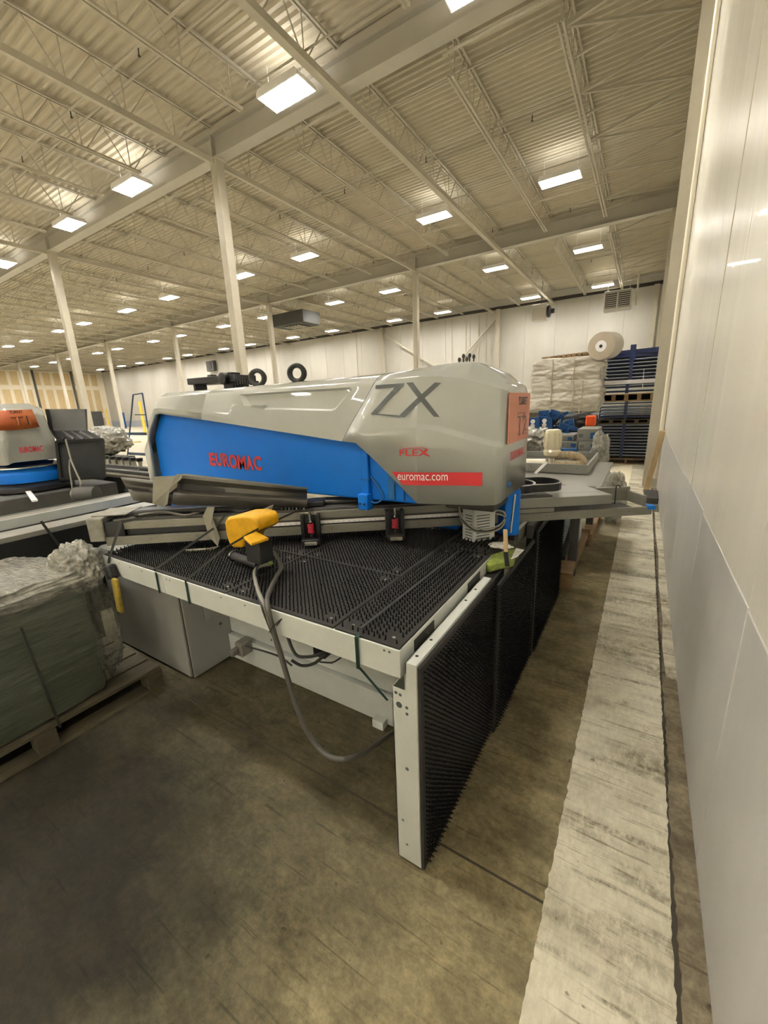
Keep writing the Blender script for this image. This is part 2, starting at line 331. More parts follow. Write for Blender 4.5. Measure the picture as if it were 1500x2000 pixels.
for gy in GY:
    b = B(); b.box(LX, WX, gy-.17, gy+.17, 8.5, 8.53); b.box(LX, WX, gy-.012, gy+.012, 8.53, 9.05); b.box(LX, WX, gy-.14, gy+.14, 9.05, 9.08)
    b.build('roof_girder', 'girder', ce)
    for q in range(0, 7):
        for dx in (-.0, ): B().box(-10.9-11.03*q-.02, -10.9-11.03*q+.02, gy-.14, gy+.14, 8.53, 9.05).build('stiffener', 'girder', ce)
    B().box(LX, WX, gy-.05, gy+.05, 9.09, 9.30).build('bearing_gap', 'web', ce)
for yy in (4.6, 6.9, 11.2, 14.1, 16.3, 18.5, 23.3, 25.6, 28.2, 31.0):
    B().bar((LX, yy, 9.22), (-2.1, yy, 9.22), .035).build('bridging_bar', 'web', ce)
for yy in (7.9, 12.3, 15.4, 24.9, 29.6): B().bar((LX, yy, 8.58), (-2.1, yy, 8.58), .03).build('bridging_bar', 'steel', ce)
# end bay bracing between the last joist and the wall
for a in (10.3, 12.4, 14.5, 16.6, 18.7, 22.6, 24.7, 26.8, 28.9, 31):
    B().bar((-2.05, a, 8.55), (WX, a+.35, 9.2), .06).build('brace_bar', 'steel', ce)
    B().bar((-2.05, a, 8.55), (WX, a+2.1, 9.15), .05).build('brace_bar', 'steel', ce)
    B().bar((-2.05, a+1, 8.6), (-1.2, a+.8, 8.6), .04).build('brace_bar', 'steel', ce)
# vents of the roof: sprinkler lines
for i, yy in enumerate((6.3, 13.2, 19.7, 27.1)):
    r_ = thing('sprinkler_pipe', ['cream sprinkler pipe under the roof just before the nearest girder', 'cream sprinkler pipe under the roof beyond the nearest girder', 'cream sprinkler pipe under the roof in front of the second girder', 'cream sprinkler pipe under the roof nearest the back wall'][i], 'pipe', (-20, yy, 8.95), 'sprinkler pipes under the roof')
    B().tube([(-60, yy, 8.95), (-.6, yy, 8.95)], .028, 8).build('pipe', 'steel', r_, True)
    for q in range(1, 19):
        xx = -.2-3.1*q; B().tube([(xx, yy, 8.93), (xx, yy, 8.80)], [.012, .012], 6).lathe((xx, yy, 8.79), (0, 0, 1), [(.03, 0), (.03, .01), (.01, .02)], 8).build('sprinkler_head', 'blk', r_)
# fixtures
XS = [-3.08, -7.52, -14.1, -18.45, -25.1, -30.0, -36.25, -40.6, -47.4, -51.7, -58.2, -63.0, -69.2]
def lamp_mesh():
    h = B(); h.xz([(-.62, 8.56), (-.56, 8.64), (.56, 8.64), (.62, 8.56), (.62, 8.50), (.60, 8.50), (.60, 8.55), (-.60, 8.55), (-.60, 8.50), (-.62, 8.50)], -.31, .31)
    h.box(-.62, .62, -.31, -.29, 8.49, 8.56); h.box(-.62, .62, .29, .31, 8.49, 8.56)
    for x in (-.5, .5): h.tube([(x, 0, 8.64), (x, 0, 9.2)], .006, 5)
    tb = B().tube([(-.58, 0, 8.515), (.58, 0, 8.515)], .021, 8)
    fn = B()
    for q in range(5): fn.box(-.58, .58, -.198+q*.096, -.186+q*.096, 8.485, 8.53)  # fins added so that dark lines show between the tubes
    for x in (-.3, 0, .3): fn.box(x-.003, x+.003, -.29, .29, 8.487, 8.50)
    sb = B().bar((-1.1, 1.0, 8.46), (1.1, 1.0, 8.46), .04); return h.mesh('housing', 'hous'), tb.mesh('fluorescent_tube', 'tube'), sb.mesh('support_bar', 'steel'), fn.mesh('added_line_fin', 'hous')
hm, tm, sbm, fnm = lamp_mesh()
def lamp(x, y, label, group, pw=1.0):
    t = thing('ceiling_light', label, 'light', (x, y, 8.5), group)
    def put(nm, me, dy=0):
        o = bpy.data.objects.new(nm, me); COL.objects.link(o); o.parent = t; o.location = (0, dy, -8.5)
    put('housing', hm); put('support_bar', sbm); put('added_line_fin', fnm) if x > -26 and y < 20 else 0
    near = y < 12 and x > -22
    for q in range(6 if x > -26 else 3): put('fluorescent_tube', tm, (-.24+.096*q) if x > -26 else -.2+.2*q)
    if y > -10 or x > -20:
        ld = bpy.data.lights.new('ceiling_light', 'AREA'); ld.shape = 'RECTANGLE'; ld.size = 1.2; ld.size_y = .55; ld.energy = LAMP_W*pw; ld.color = LAMP_C
        lo = bpy.data.objects.new('lamp_light', ld); COL.objects.link(lo); lo.parent = t; lo.location = (0, 0, .045)
        lu = bpy.data.lights.new('added_roof_uplight', 'AREA'); lu.shape = 'RECTANGLE'; lu.size = 1.0; lu.size_y = .4; lu.energy = LAMP_W*UP_F*pw; lu.color = LAMP_C
        lv = bpy.data.objects.new('added_uplight', lu); COL.objects.link(lv); lv.parent = t; lv.location = (0, 0, .16); lv.rotation_euler = (math.pi, 0, 0)
rows = {8.42: 'by the first girder', 16.15: 'between the two girders', 23.77: 'just past the second girder', 31.7: 'nearest the back wall'}
ordn = ['first', 'second', 'third', 'fourth', 'fifth', 'sixth', 'seventh', 'eighth', 'ninth', 'tenth', 'eleventh', 'twelfth', 'thirteenth']
for ry, rn in rows.items():
    for i, x in enumerate(XS):
        lamp(x, ry, 'high bay light %s, %s from the right wall' % (rn, ordn[i]), 'high bay lights '+rn, {8.42: 1.0, 16.15: .75, 23.77: .6, 31.7: .42}[ry])
for ry, rn, pw in ((.7, 'row overhead', .7), (-7.0, 'first row behind the viewer', 9), (-14.7, 'second row behind the viewer', 5)):
    for i, x in enumerate(XS[:6]): lamp(x, ry, 'high bay light in %s, %s from the right wall' % (rn, ordn[i]), 'high bay lights, '+rn, pw if i < 2 or ry > 0 else pw*.4)
# columns
def column(x, y, h, label, w=.27):
    t = thing('steel_column', label, 'column', (x, y, 0), 'cream steel roof columns')
    B().box(x-w/2, x+w/2, y-w/2, y+w/2, .02, h).build('post', 'steel', t, bevel=.02)
    B().box(x-.22, x+.22, y-.22, y+.22, 0, .02).build('base_plate', 'steel', t); B().box(x-.2, x+.2, y-.2, y+.2, h-.02, h).build('cap_plate', 'steel', t)
names = ['tall column rising directly behind the machine, widest in view', 'tall column left of the machine, near the orange sign', None]
for q, lb in enumerate(['tall cream column rising behind the left half of the machine', 'tall cream column above the left machine with the orange sign']): column(-10.9-11.03*q, 9.1, 8.5, lb)
lb2 = ['cream column behind the lettered end of the machine', 'slim cream column left of the hanging grey heater', 'slim cream column behind the rear end of the machine', 'slim distant cream column above the blue ladder', 'slim distant cream column before the taped drywall', 'faint farthest cream column before the taped drywall']
for q, lb in enumerate(lb2): column(-10.95-11.0*q, 21.15, 8.5, lb)
t = thing('wall_column', 'thick cream column standing against the right wall beyond the floor strip', 'column', (.2, 9.2, 0))
b = B(); b.box(.1, .33, 9.0, 9.03, 0, 8.5); b.box(.205, .225, 9.03, 9.27, 0, 8.5); b.box(.1, .33, 9.27, 9.30, 0, 8.5); b.build('post', 'steel', t)
B().box(.06, .334, 8.95, 9.35, 0, .02).build('base_plate', 'steel', t)
t = thing('wall_column', 'cream column against the right wall at the second girder', 'column', (.2, 21.15, 0)); B().box(.1, .33, 21.0, 21.3, 0, 8.5).build('post', 'steel', t)
tag(B().tube([(.28, 8.6, .25), (.28, 8.6, 9.2)], .035, 12).build('downpipe', 'vac', None, True), 'cream vertical pipe between the wall and the thick column', 'pipe')
for x, lb in ((-10.5, 'cream column on the back wall where the right diagonal brace ends'), (-21.3, 'cream column on the back wall where the left diagonal brace ends'), (-.15, 'slim cream corner column on the back wall above the blue racks')):
    tag(B().box(x-.15, x+.15, BY-.4, BY-.1, 0, 8.6).build('wall_column', 'steel'), lb, 'column')
for (a, b_, lb) in (((-10.6, 8.05), (-14.2, 4.6), 'diagonal cream brace on the back wall, rising to the right'), ((-21.1, 8.0), (-15.5, 4.6), 'diagonal cream brace on the back wall, rising to the left')):
    tag(B().bar((a[0], BY-.25, a[1]), (b_[0], BY-.25, b_[1]), .14, .14, (0, 1, 0)).build('wall_brace', 'steel'), lb, 'brace')
for px, lb in ((882, 'thin conduit on back wall left of the lamp pulls'), (910, 'thin conduit on back wall above the machine head, left one'), (935, 'thin conduit on back wall above the machine head, middle one'), (950, 'thin conduit on back wall above the machine head, right one'), (694, 'thin conduit on back wall right of the lifting ring')):
    a = AY(px, 640, BY-.06); tag(B().bar((a.x, BY-.06, 8.5), (a.x, BY-.06, 4.4), .05).build('conduit', 'web'), lb, 'conduit')
for px in (65, 145): pass
# heaters
def wall_heater(x, y, z, label):
    t = thing('louvred_heater', label, 'heater', (x, y, z))
    B().box(x-.75, x+.75, y, y+.9, z-.55, z+.55).build('housing', 'wallb', t, bevel=.03)
    for s in (-1, 1):
        B().box(x+s*.36-.31, x+s*.36+.31, y-.02, y+.01, z-.45, z+.45).build('opening', 'dark', t)
        op = t.children[-1]
        for q in range(8): B().box(x+s*.36-.3, x+s*.36+.3, y-.05, y-.01, z-.42+q*.115, z-.38+q*.115).build('louvre', 'wallb', op)
    B().tube([(x+1, y+.4, z-.4), (x+1, y+.4, z+1.4)], .05, 8).build('gas_pipe', 'web', t)
    for s in (-.6, .6): B().tube([(x+s, y+.4, z+.5), (x+s, y+.4, 9.36)], .012, 6).build('hanger_rod', 'web', t)
p = AY(1206, 585, 31); wall_heater(p.x, 31, p.z, 'cream louvred heater hung by the right back corner')
p = AY(1055, 609, 31); t = thing('unit_heater', 'cream boxy heater with black fan hung before the back wall', 'heater', p)
B().box(p.x-.55, p.x+.4, 31, 31.8, p.z-.5, p.z+.5).build('housing', 'wallb', t, bevel=.04); B().lathe((p.x+.45, 31.3, p.z), (1, 0, 0), [(.38, 0), (.38, .12), (.15, .2), (.15, .4)], 16).build('fan', 'blk', t, True)
B().tube([(p.x, 31.3, p.z+.5), (p.x, 31.3, 9.36)], .03, 6).build('hanger_rod', 'blk', t)
for q in range(5): B().box(p.x-.45+q*.15, p.x-.36+q*.15, 30.97, 31.01, p.z-.3, p.z+.25).build('louvre', 'steel', t)
p = AZ(578, 627, 7.8); t = thing('air_handler', 'large grey air handler hanging from the roof left of centre', 'heater', p)
b = B().box(p.x-1.5, p.x+1.5, p.y-.9, p.y+.9, 7.45, 8.25).build('housing', 'guardg', t, bevel=.03); B().box(p.x-.7, p.x+.7, p.y-.5, p.y+.5, 7.42, 7.45).build('grille', 'dark', t)
for q in range(5): B().box(p.x-.65+q*.3, p.x-.55+q*.3, p.y-.5, p.y+.5, 7.39, 7.42).build('louvre', 'steel', t)
for s in (-1.3, 1.3): B().bar((p.x+s, p.y, 8.25), (p.x+s, p.y, 9.36), .03).build('hanger_rod', 'web', t)
p = AD(364, 712, 48); t = thing('fan_heater', 'small dark fan heater mounted high on the back wall at left', 'heater', p)
B().box(p.x-.7, p.x+.7, BY-.5, BY-.05, p.z-.6, p.z+.6).build('housing', 'guardg', t, bevel=.04); B().lathe((p.x, BY-.52, p.z), (0, -1, 0), [(.45, 0), (.45, .03)], 16).build('grille', 'dark', t)
# ================================================================ TURRET PUNCH (T2)
YC = 2.2; NX = -.55
MX = thing('turret_punch_press', 'grey and blue turret punch press with ZX lettering and pink sign', 'machine', (-2.0, YC, 0))
def prof(wl, wu, zb, zc, zs, zt):
    return [(wl, zb), (wl, zc), (wu, zc+.025), (wu-.035, zs), (wu-.085, zs+.03), (wu*.5, zt), (0, zt)]
# x, w_low, w_up, z_bottom, z_crease, z_side, z_top, shear
ST = [(-3.47, .40, .40, 1.17, 1.40, 1.44, 1.47, 0), (-3.395, .40, .40, 1.17, 1.45, 1.58, 1.62, 0), (-3.385, .40, .40, 1.50, 1.53, 1.60, 1.64, 0),
      (-3.33, .40, .40, 1.59, 1.61, 1.70, 1.74, 0), (-3.22, .40, .40, 1.70, 1.72, 1.815, 1.85, 0), (-3.15, .40, .40, 1.705, 1.725, 1.83, 1.865, 0), (-2.60, .40, .40, 1.655, 1.675, 1.825, 1.865, .25)]
ST2 = [(-2.596, .40, .40, 1.655, 1.675, 1.825, 1.865, .25), (-2.3, .40, .40, 1.624, 1.64, 1.825, 1.865, .3), (-1.5, .40, .40, 1.547, 1.57, 1.825, 1.87, .6), (-1.19, .40, .40, 1.517, 1.55, 1.825, 1.872, .69)]
ST3 = [(-1.186, .40, .40, 1.517, 1.56, 1.825, 1.872, .69), (-1.12, .402, .40, 1.51, 1.575, 1.826, 1.875, .60), (-1.07, .402, .397, 1.42, 1.585, 1.828, 1.878, .3), (-.955, .38, .372, 1.20, 1.585, 1.832, 1.888, .0), (-.86, .345, .333, 1.197, 1.57, 1.83, 1.895, 0),
       (-.75, .31, .295, 1.197, 1.535, 1.81, 1.895, 0), (-.64, .280, .262, 1.197, 1.50, 1.775, 1.84, 0), (-.585, .262, .245, 1.2, 1.485, 1.755, 1.79, 0), (-.558, .24, .228, 1.21, 1.48, 1.745, 1.765, 0), (NX, .20, .20, 1.225, 1.478, 1.735, 1.75, 0)]
def loft(ST, name, close0=False, close1=False, label=None, parent=None, dx=0, dy=0, bev=.006):
    v = []; n = 13
    for (x, wl, wu, zb, zc, zs, zt, sh) in ST:
        h = prof(wl, wu, zb, zc, zs, zt); full = [(-w, z) for w, z in h]+[(w, z) for w, z in h[-2::-1]]
        for w, z in full: v.append((x+sh*(z-1.83)*(1 if z < 1.83 else 0)+dx, YC+w+dy, z))
    k = len(ST); f = [(i*n+j, i*n+j+1, (i+1)*n+j+1, (i+1)*n+j) for i in range(k-1) for j in range(n-1)]
    if close0: f.append(tuple(range(n)))
    if close1: f.append(tuple((k-1)*n+j for j in range(n)))
    me = bpy.data.meshes.new(name); me.from_pydata(v, [], f); me.materials.append(MT['grey'])
    bm = bmesh.new(); bm.from_mesh(me); bmesh.ops.recalc_face_normals(bm, faces=bm.faces)
    if sum((g.normal.dot(g.calc_center_median()-Vector((v[0][0]*.5+v[-1][0]*.5, YC+dy, 1.5))) for g in bm.faces)) < 0: bmesh.ops.reverse_faces(bm, faces=bm.faces)
    bm.to_mesh(me); bm.free()
    o = bpy.data.objects.new(name, me)
    for p in me.polygons: p.use_smooth = True
    link(o, parent, label=label)
    bv = o.modifiers.new('bevel', 'BEVEL'); bv.width = .018; bv.segments = 4; bv.limit_method = 'ANGLE'; bv.angle_limit = math.radians(12)
    so = o.modifiers.new('shell', 'SOLIDIFY'); so.thickness = .022; so.offset = -1
    me.set_sharp_from_angle(angle=math.radians(60))
    return o
loft(ST, 'rear_cover', close0=True, parent=MX); mid = loft(ST2, 'middle_cover', parent=MX); head = loft(ST3, 'head_cover', close1=True, parent=MX)
# pressed recess in the middle cover
def P1(x, y, Y=1.8): q = AY(x, y, Y); return (q.x, q.z)
rec = [P1(462, 771), P1(676, 757), P1(680, 762), P1(652, 800), P1(645, 803), P1(480, 797)]
cx = sum(p[0] for p in rec)/6; cz = sum(p[1] for p in rec)/6
cb = B(); big = [((x-cx)*1.04+cx, (z-cz)*1.10+cz) for x, z in rec]; sml = [((x-cx)*.95+cx, (z-cz)*.84+cz) for x, z in rec]
sy_ = lambda z: 1.8+.035*min(1, max(0, (z-1.62)/.205))
cb.add([(x, sy_(z)-.004, z) for x, z in big]+[(x, sy_(z)+.013, z) for x, z in sml], [tuple(range(6)), tuple(range(6, 12))]+[(i, (i+1) % 6, 6+(i+1) % 6, 6+i) for i in range(6)])
cut = cb.build('recess', 'grey'); bo = mid.modifiers.new('cut', 'BOOLEAN'); bo.object = cut; bo.operation = 'DIFFERENCE'; bo.solver = 'EXACT'
bpy.context.view_layer.update(); me = bpy.data.meshes.new_from_object(mid.evaluated_get(bpy.context.evaluated_depsgraph_get())); mid.modifiers.clear(); mid.data = me; bpy.data.objects.remove(cut); me.name = 'middle_cover'; me.set_sharp_from_angle(angle=math.radians(22))
while len(me.materials) > 1: me.materials.pop()
for p_ in me.polygons: p_.material_index = 0
# frame (blue)
fp = [(-3.40, 1.17), (-3.40, 1.52), (-3.2, 1.76), (-1.12, 1.76), (-1.0, 1.6), (-.98, 1.185)]
B().xz(fp, 1.86, 2.54).build('frame', 'blue', MX, bevel=.01); B().box(-.98, -.66, 2.02, 2.38, 1.2, 1.72).build('ram_housing', 'blued', MX)
B().xz([(-3.40, .02), (-3.40, 1.2), (-2.55, 1.2), (-2.55, .02)], 1.9, 2.5).build('rear_frame', 'blue', MX, bevel=.01)
B().xz([(-2.6, .05), (-2.6, .78), (-.68, .78), (-.68, .3), (-.9, .05)], 1.95, 2.45).build('lower_frame', 'blued', MX, bevel=.01)
bp = B(); xs = P1(708, 870, 1.86)[0]
bp.box(xs, xs+.045, 1.835, 1.86, 1.20, 1.50); bp.build('cable_duct', 'blue', MX, bevel=.006)
for z in (1.30, 1.47): B().box(xs-.006, xs+.051, 1.83, 1.862, z, z+.006).build('duct_clamp', 'blued', MX)
B().box(xs-.01, xs+.055, 1.80, 1.86, 1.135, 1.225).build('hinge_bracket', 'blue', MX, bevel=.004)
for dx in (.006, .034): B().lathe((xs+dx, 1.80, 1.17), (0, -1, 0), [(.006, 0), (.006, .003)], 8).build('bolt', 'blk', MX)
B().tube([(xs+.022, 1.83, 1.135), (xs+.022, 1.83, 1.125)], .008, 8).build('foot_pin', 'chrome', MX)
B().tube(smoothpath([(xs+.05, 1.85, 1.32), (xs+.1, 1.845, 1.27), (xs+.13, 1.85, 1.21), (xs+.09, 1.84, 1.175), (xs+.05, 1.84, 1.18)]), .005, 6).build('cable', 'blued', MX, True)
for a in ((758, 895), (790, 955)): q = P1(*a, 1.86); B().box(q[0], q[0]+.04 if a[0] < 780 else q[0]+.004, 1.845, 1.86, 1.2, q[1]+.0).build('frame_rib', 'blued', MX, bevel=.003)
q = P1(768, 941, 1.84); B().lathe((q[0], 1.845, q[1]), (0, -1, 0), [(.012, 0), (.012, .006)], 12).build('boss', 'blued', MX)
# surface of the head for printed marks
def side_w(x, low=True):
    T = ST3 if x > -1.186 else ST2
    i = 1 if low else 2
    for a, b_ in zip(T, T[1:]):
        if a[0] <= x <= b_[0]: return lerp(a[i], b_[i], (x-a[0])/(b_[0]-a[0]))
    return .40 if x < -1 else .2
def on_side(x, z, off=.0022):
    T = ST3 if x > -1.186 else ST2; zc, zs = 1.56, 1.825
    for a, b_ in zip(T, T[1:]):
        if a[0] <= x <= b_[0]: t = (x-a[0])/(b_[0]-a[0]); zc, zs = lerp(a[4], b_[4], t), lerp(a[5], b_[5], t)
    w = side_w(x, z < zc+.012)
    if z > zc+.025: w -= .035*(z-zc-.025)/(zs-zc-.025)
    return Vector((x, YC-w-off, z))
def strip_mesh(name, xf0, xf1, z0, z1, m, parent, n=16):
    b = B(); v = []
    for i in range(n+1):
        t = i/n; v += [on_side(lerp(xf0(0), xf1(0), t), z0, .002), on_side(lerp(xf0(1), xf1(1), t), z1, .002)]
    b.add(v, [(2*i, 2*i+2, 2*i+3, 2*i+1) for i in range(n)]); return b.build(name, m, parent)
strip_mesh('red_banner', lambda t: lerp(-1.028, -1.092, t), lambda t: -.643, 1.297, 1.364, 'red', MX)
text('web_address_lettering', 'euromac.com', lambda u, w, d: on_side(lerp(-1.055, -.805, u), lerp(1.322, 1.352, w), .0035), .03, 'white', MX)
a, c = P1(780, 888), P1(828, 888)
text('flex_lettering', 'FLEX', lambda u, w, d: on_side(lerp(a[0], c[0]+.01, u), lerp(1.448, 1.480, w), .003), .03, 'red', MX, bold=.012)
b = B().tube(smoothpath([on_side(a[0]+.02, 1.486, .004), on_side(c[0]-.02, 1.488, .004), on_side(c[0]-.005, 1.478, .004)]), .0015, 5).tube(smoothpath([on_side(c[0]+.0, 1.482, .004), on_side(c[0]-.022, 1.462, .004), on_side(c[0]+.014, 1.444, .004)]), [.002]*12+[.001], 5); b.build('flex_swoosh', 'red', MX)
# ZX strokes
def stroke(pts):
    b = B(); a, c, d, e = [P1(x, y) for x, y in pts]; n = 14; v = []
    for i in range(n+1):
        for p, q in ((a, c), (e, d)): v.append(on_side(lerp(p[0], q[0], i/n), lerp(p[1], q[1], i/n), .0025))
    b.add(v, [(2*i, 2*i+2, 2*i+3, 2*i+1) for i in range(n)]); return b
z1 = [(729, 750), (782, 746), (785, 750), (775, 757.5), (728, 758)]
for nm, pl in (('z', [(728, 752), (782, 748), (780, 755.5), (727, 759)]), ('z', [(769, 752), (723, 808), (734, 809), (782, 749)]), ('z', [(722, 807), (775, 811), (780, 815.5), (722, 809)]),
               ('x', [(785, 747), (836, 815), (846, 816), (797, 746)]), ('x', [(834, 746), (775, 814), (787, 815), (845, 747)])):
    bm = stroke(pl); bm.build('zx_lettering', 'dgrey', MX)
# EUROMAC in red on blue, with dark offset shadow print
def euro(m, dz, off, nm):
    L = P1(408, 885, 1.86); R = P1(509, 888, 1.86); zb, zt = P1(410, 912, 1.86)[1], P1(410, 884, 1.86)[1]
    for ch, u0, u1, w0, w1 in (('E', 0, .12, .12, 1), ('U', .135, .265, .12, 1), ('R', .28, .40, .12, 1), ('O', .40, .555, 0, .95), ('M', .565, .72, 0, .92), ('A', .725, .855, 0, .9), ('C', .865, 1, 0, .92)):
        text(nm, ch, (lambda u0, u1, w0, w1: lambda u, w, d: Vector((lerp(L[0], R[0], lerp(u0, u1, u))+dz, 1.858-off, lerp(zb, zt, lerp(w0, w1, w))-dz)))(u0, u1, w0, w1), .05, m, MX, bold=.035)
euro('dgrey', .0035, 0, 'logo_shadow'); euro('redd', 0, .0012, 'logo_letter')
text('front_logo', 'EUROMAC', lambda u, w, d: Vector((NX+.0025, lerp(2.06, 2.34, u), lerp(1.405, 1.45, w))), .03, 'redd', MX, bold=.03)
B().lathe((NX, 2.06, 1.285), (1, 0, 0), [(.016, 0), (.016, .006), (.01, .01)], 14).build('key_lock', 'blued', MX, True)
# lifting rings, motor bracket, knobs on top
for (px, py, lb) in ((503, 738, 0), (580, 729, 0)):
    q = AY(px, py, 2.25); b = B(); n1, n2 = 24, 8; R, r = .052, .017; v = []
    for i in range(n1):
        A = 2*math.pi*i/n1
        for j in range(n2):
            Bq = 2*math.pi*j/n2; rr = R+r*math.cos(Bq); vx, vz = rr*math.cos(A), rr*math.sin(A); v.append((q.x+vx*.85, 2.25+r*math.sin(Bq)+vx*.5, q.z+vz))
    b.add(v, [(i*n2+j, ((i+1) % n1)*n2+j, ((i+1) % n1)*n2+(j+1) % n2, i*n2+(j+1) % n2) for i in range(n1) for j in range(n2)])
    b.tube([(q.x, 2.25, q.z-.06), (q.x, 2.25, 1.80)], .02, 10); b.build('lifting_ring', 'woodd' if 0 else 'straps', MX, True)
q0, q1 = AY(376, 752, 2.4), AY(470, 745, 2.4)
B().ob((q0.x, 2.35, q0.z), (q1.x-q0.x, 0, q1.z-q0.z), (0, .22, 0), (0, 0, .055)).build('mounting_plate', 'blk', MX, bevel=.004)
B().box(q0.x+.04, q0.x+.07, 2.38, 2.5, 1.8, q0.z+.01).box(q1.x-.2, q1.x-.02, 2.38, 2.5, 1.8, q1.z+.01).build('mounting_leg', 'blk', MX)
q = AY(450, 740, 2.4); B().lathe((q.x, 2.36, q.z), (0, -1, 0), [(.05, 0), (.05, .05), (.02, .06)], 14).box(q.x-.05, q.x+.06, 2.36, 2.46, q.z-.03, q.z+.05).build('motor', 'blk', MX, bevel=.004)
q = AY(412, 738, 2.4); B().box(q.x-.02, q.x+.03, 2.38, 2.44, q.z-.05, q.z+.025).build('sensor', 'guardg', MX)
b = B()
for i in range(8):
    t = i/7; q = AY(lerp(462, 496, t), lerp(754, 748, t)-6*math.sin(t*3), 2.3); b.box(q.x-.008, q.x+.010, 2.26, 2.34, q.z-.02, q.z+.012)
b.build('cable_chain', 'blk', MX)
for px in (897, 905, 912, 917, 925):
    q = AY(px, 716, 2.2); B().tube([(q.x, 2.2, 1.87), (q.x, 2.2, 1.925+.008*(px % 3))], .004, 6).lathe((q.x, 2.2, 1.915+.008*(px % 3)), (0, 0, 1), [(.008, 0), (.009, .012), (.004, .02)], 8).build('valve_knob', 'blk' if px != 912 else 'woodd', MX, True)
for px in (488, 655, 787): q = AY(px, 745, 2.1); B().lathe((q.x, 2.05, 1.855), (0, 0, 1), [(.009, 0), (.009, .012), (.003, .02)], 10).build('cover_bolt', 'dgrey', MX, True)
# turret under the head
B().lathe((-.84, 2.62, .93), (0, 0, 1), [(.17, 0), (.17, .16), (.15, .27)], 32).build('turret_ring', 'blue', MX, True)
B().box(-1.06, -.93, 2.30, 2.42, .92, 1.12).xy([(-.63, 2.30), (-.56, 2.36), (-.62, 2.52), (-.78, 2.44)], .92, 1.2).build('stripper_block', 'blue', MX, bevel=.008)
B().box(-.9, -.62, 2.05, 2.4, 1.13, 1.2).build('punch_holder', 'guardg', MX, bevel=.01)
ca, sa = math.cos(math.radians(50)), math.sin(math.radians(50))
c0 = AZ(925, 1063, .915); u1 = AZ(903, 1053, .925)-c0; u2 = AZ(966, 1053, .925)-c0; u1.z = u2.z = 0
B().ob(c0, u2, u1*1.0, (0, 0, .24)).build('slotted_guard', 'apron', MX, bevel=.003)
for q in range(9):
    z = .94+q*.017; n2 = Vector((u2.y, -u2.x, 0)).normalized()*.0015; n1 = Vector((-u1.y, u1.x, 0)).normalized()*.0015
    B().ob(c0+u2*.12+n2*.6+Vector((0, 0, z-c0.z)), u2*.62, -n2, (0, 0, .0045)).ob(c0+u1*.15-n1*.6+Vector((0, 0, z-c0.z)), u1*.6, n1, (0, 0, .0045)).build('guard_slot', 'blk', MX)
for col, off, nm in (('cablel', 0, 'hose_loop'), ('blkr', .012, 'hose_loop'), ('cablel', .02, 'hose_loop')):
    pts = [AY(*p_, 2.0) for p_ in ((897, 990), (902, 1010), (925, 1030), (950, 1033), (975, 1026), (986, 1012), (984, 1000), (968, 996))]
    B().tube(smoothpath([q+Vector((0, 0, -off)) for q in pts]), .0045, 6).build(nm, col, MX, True)
q = AY(1002, 975, 2.0); B().tube([AY(1006, 965, 2.05), AY(997, 1040, 2.05)], .006, 8).build('guide_rod', 'chrome', MX)
# sign on the nose
sg = thing('cardboard_sign', 'pink cardboard sign reading TURRET T2 on the machine nose', 'sign', (NX+.01, 2.18, 1.6))
B().box(NX+.004, NX+.009, 1.985, 2.385, 1.495, 1.735).build('board', 'sal', sg)
pl = lambda y0, y1, z0, z1, X: (lambda u, w, d: Vector((X+d*0, lerp(y0, y1, u), lerp(z0, z1, w))))
text('lettering', 'TURRET', pl(2.14, 2.32, 1.675, 1.715, NX+.0105), .04, 'blk', sg, bold=.02)
def outl(s, y0, y1, z0, z1, X, par, tx=None):
    for off, m_, xx in ((.035, 'blk', 0), (-.004, tx or 'sal', .0006)):
        text('lettering', s, pl(y0-off*.08, y1+off*.08, z0-off*.08, z1+off*.08, X+xx), .1, m_, par, bold=off)
outl('T2', 2.13, 2.34, 1.525, 1.635, NX+.0105, sg)
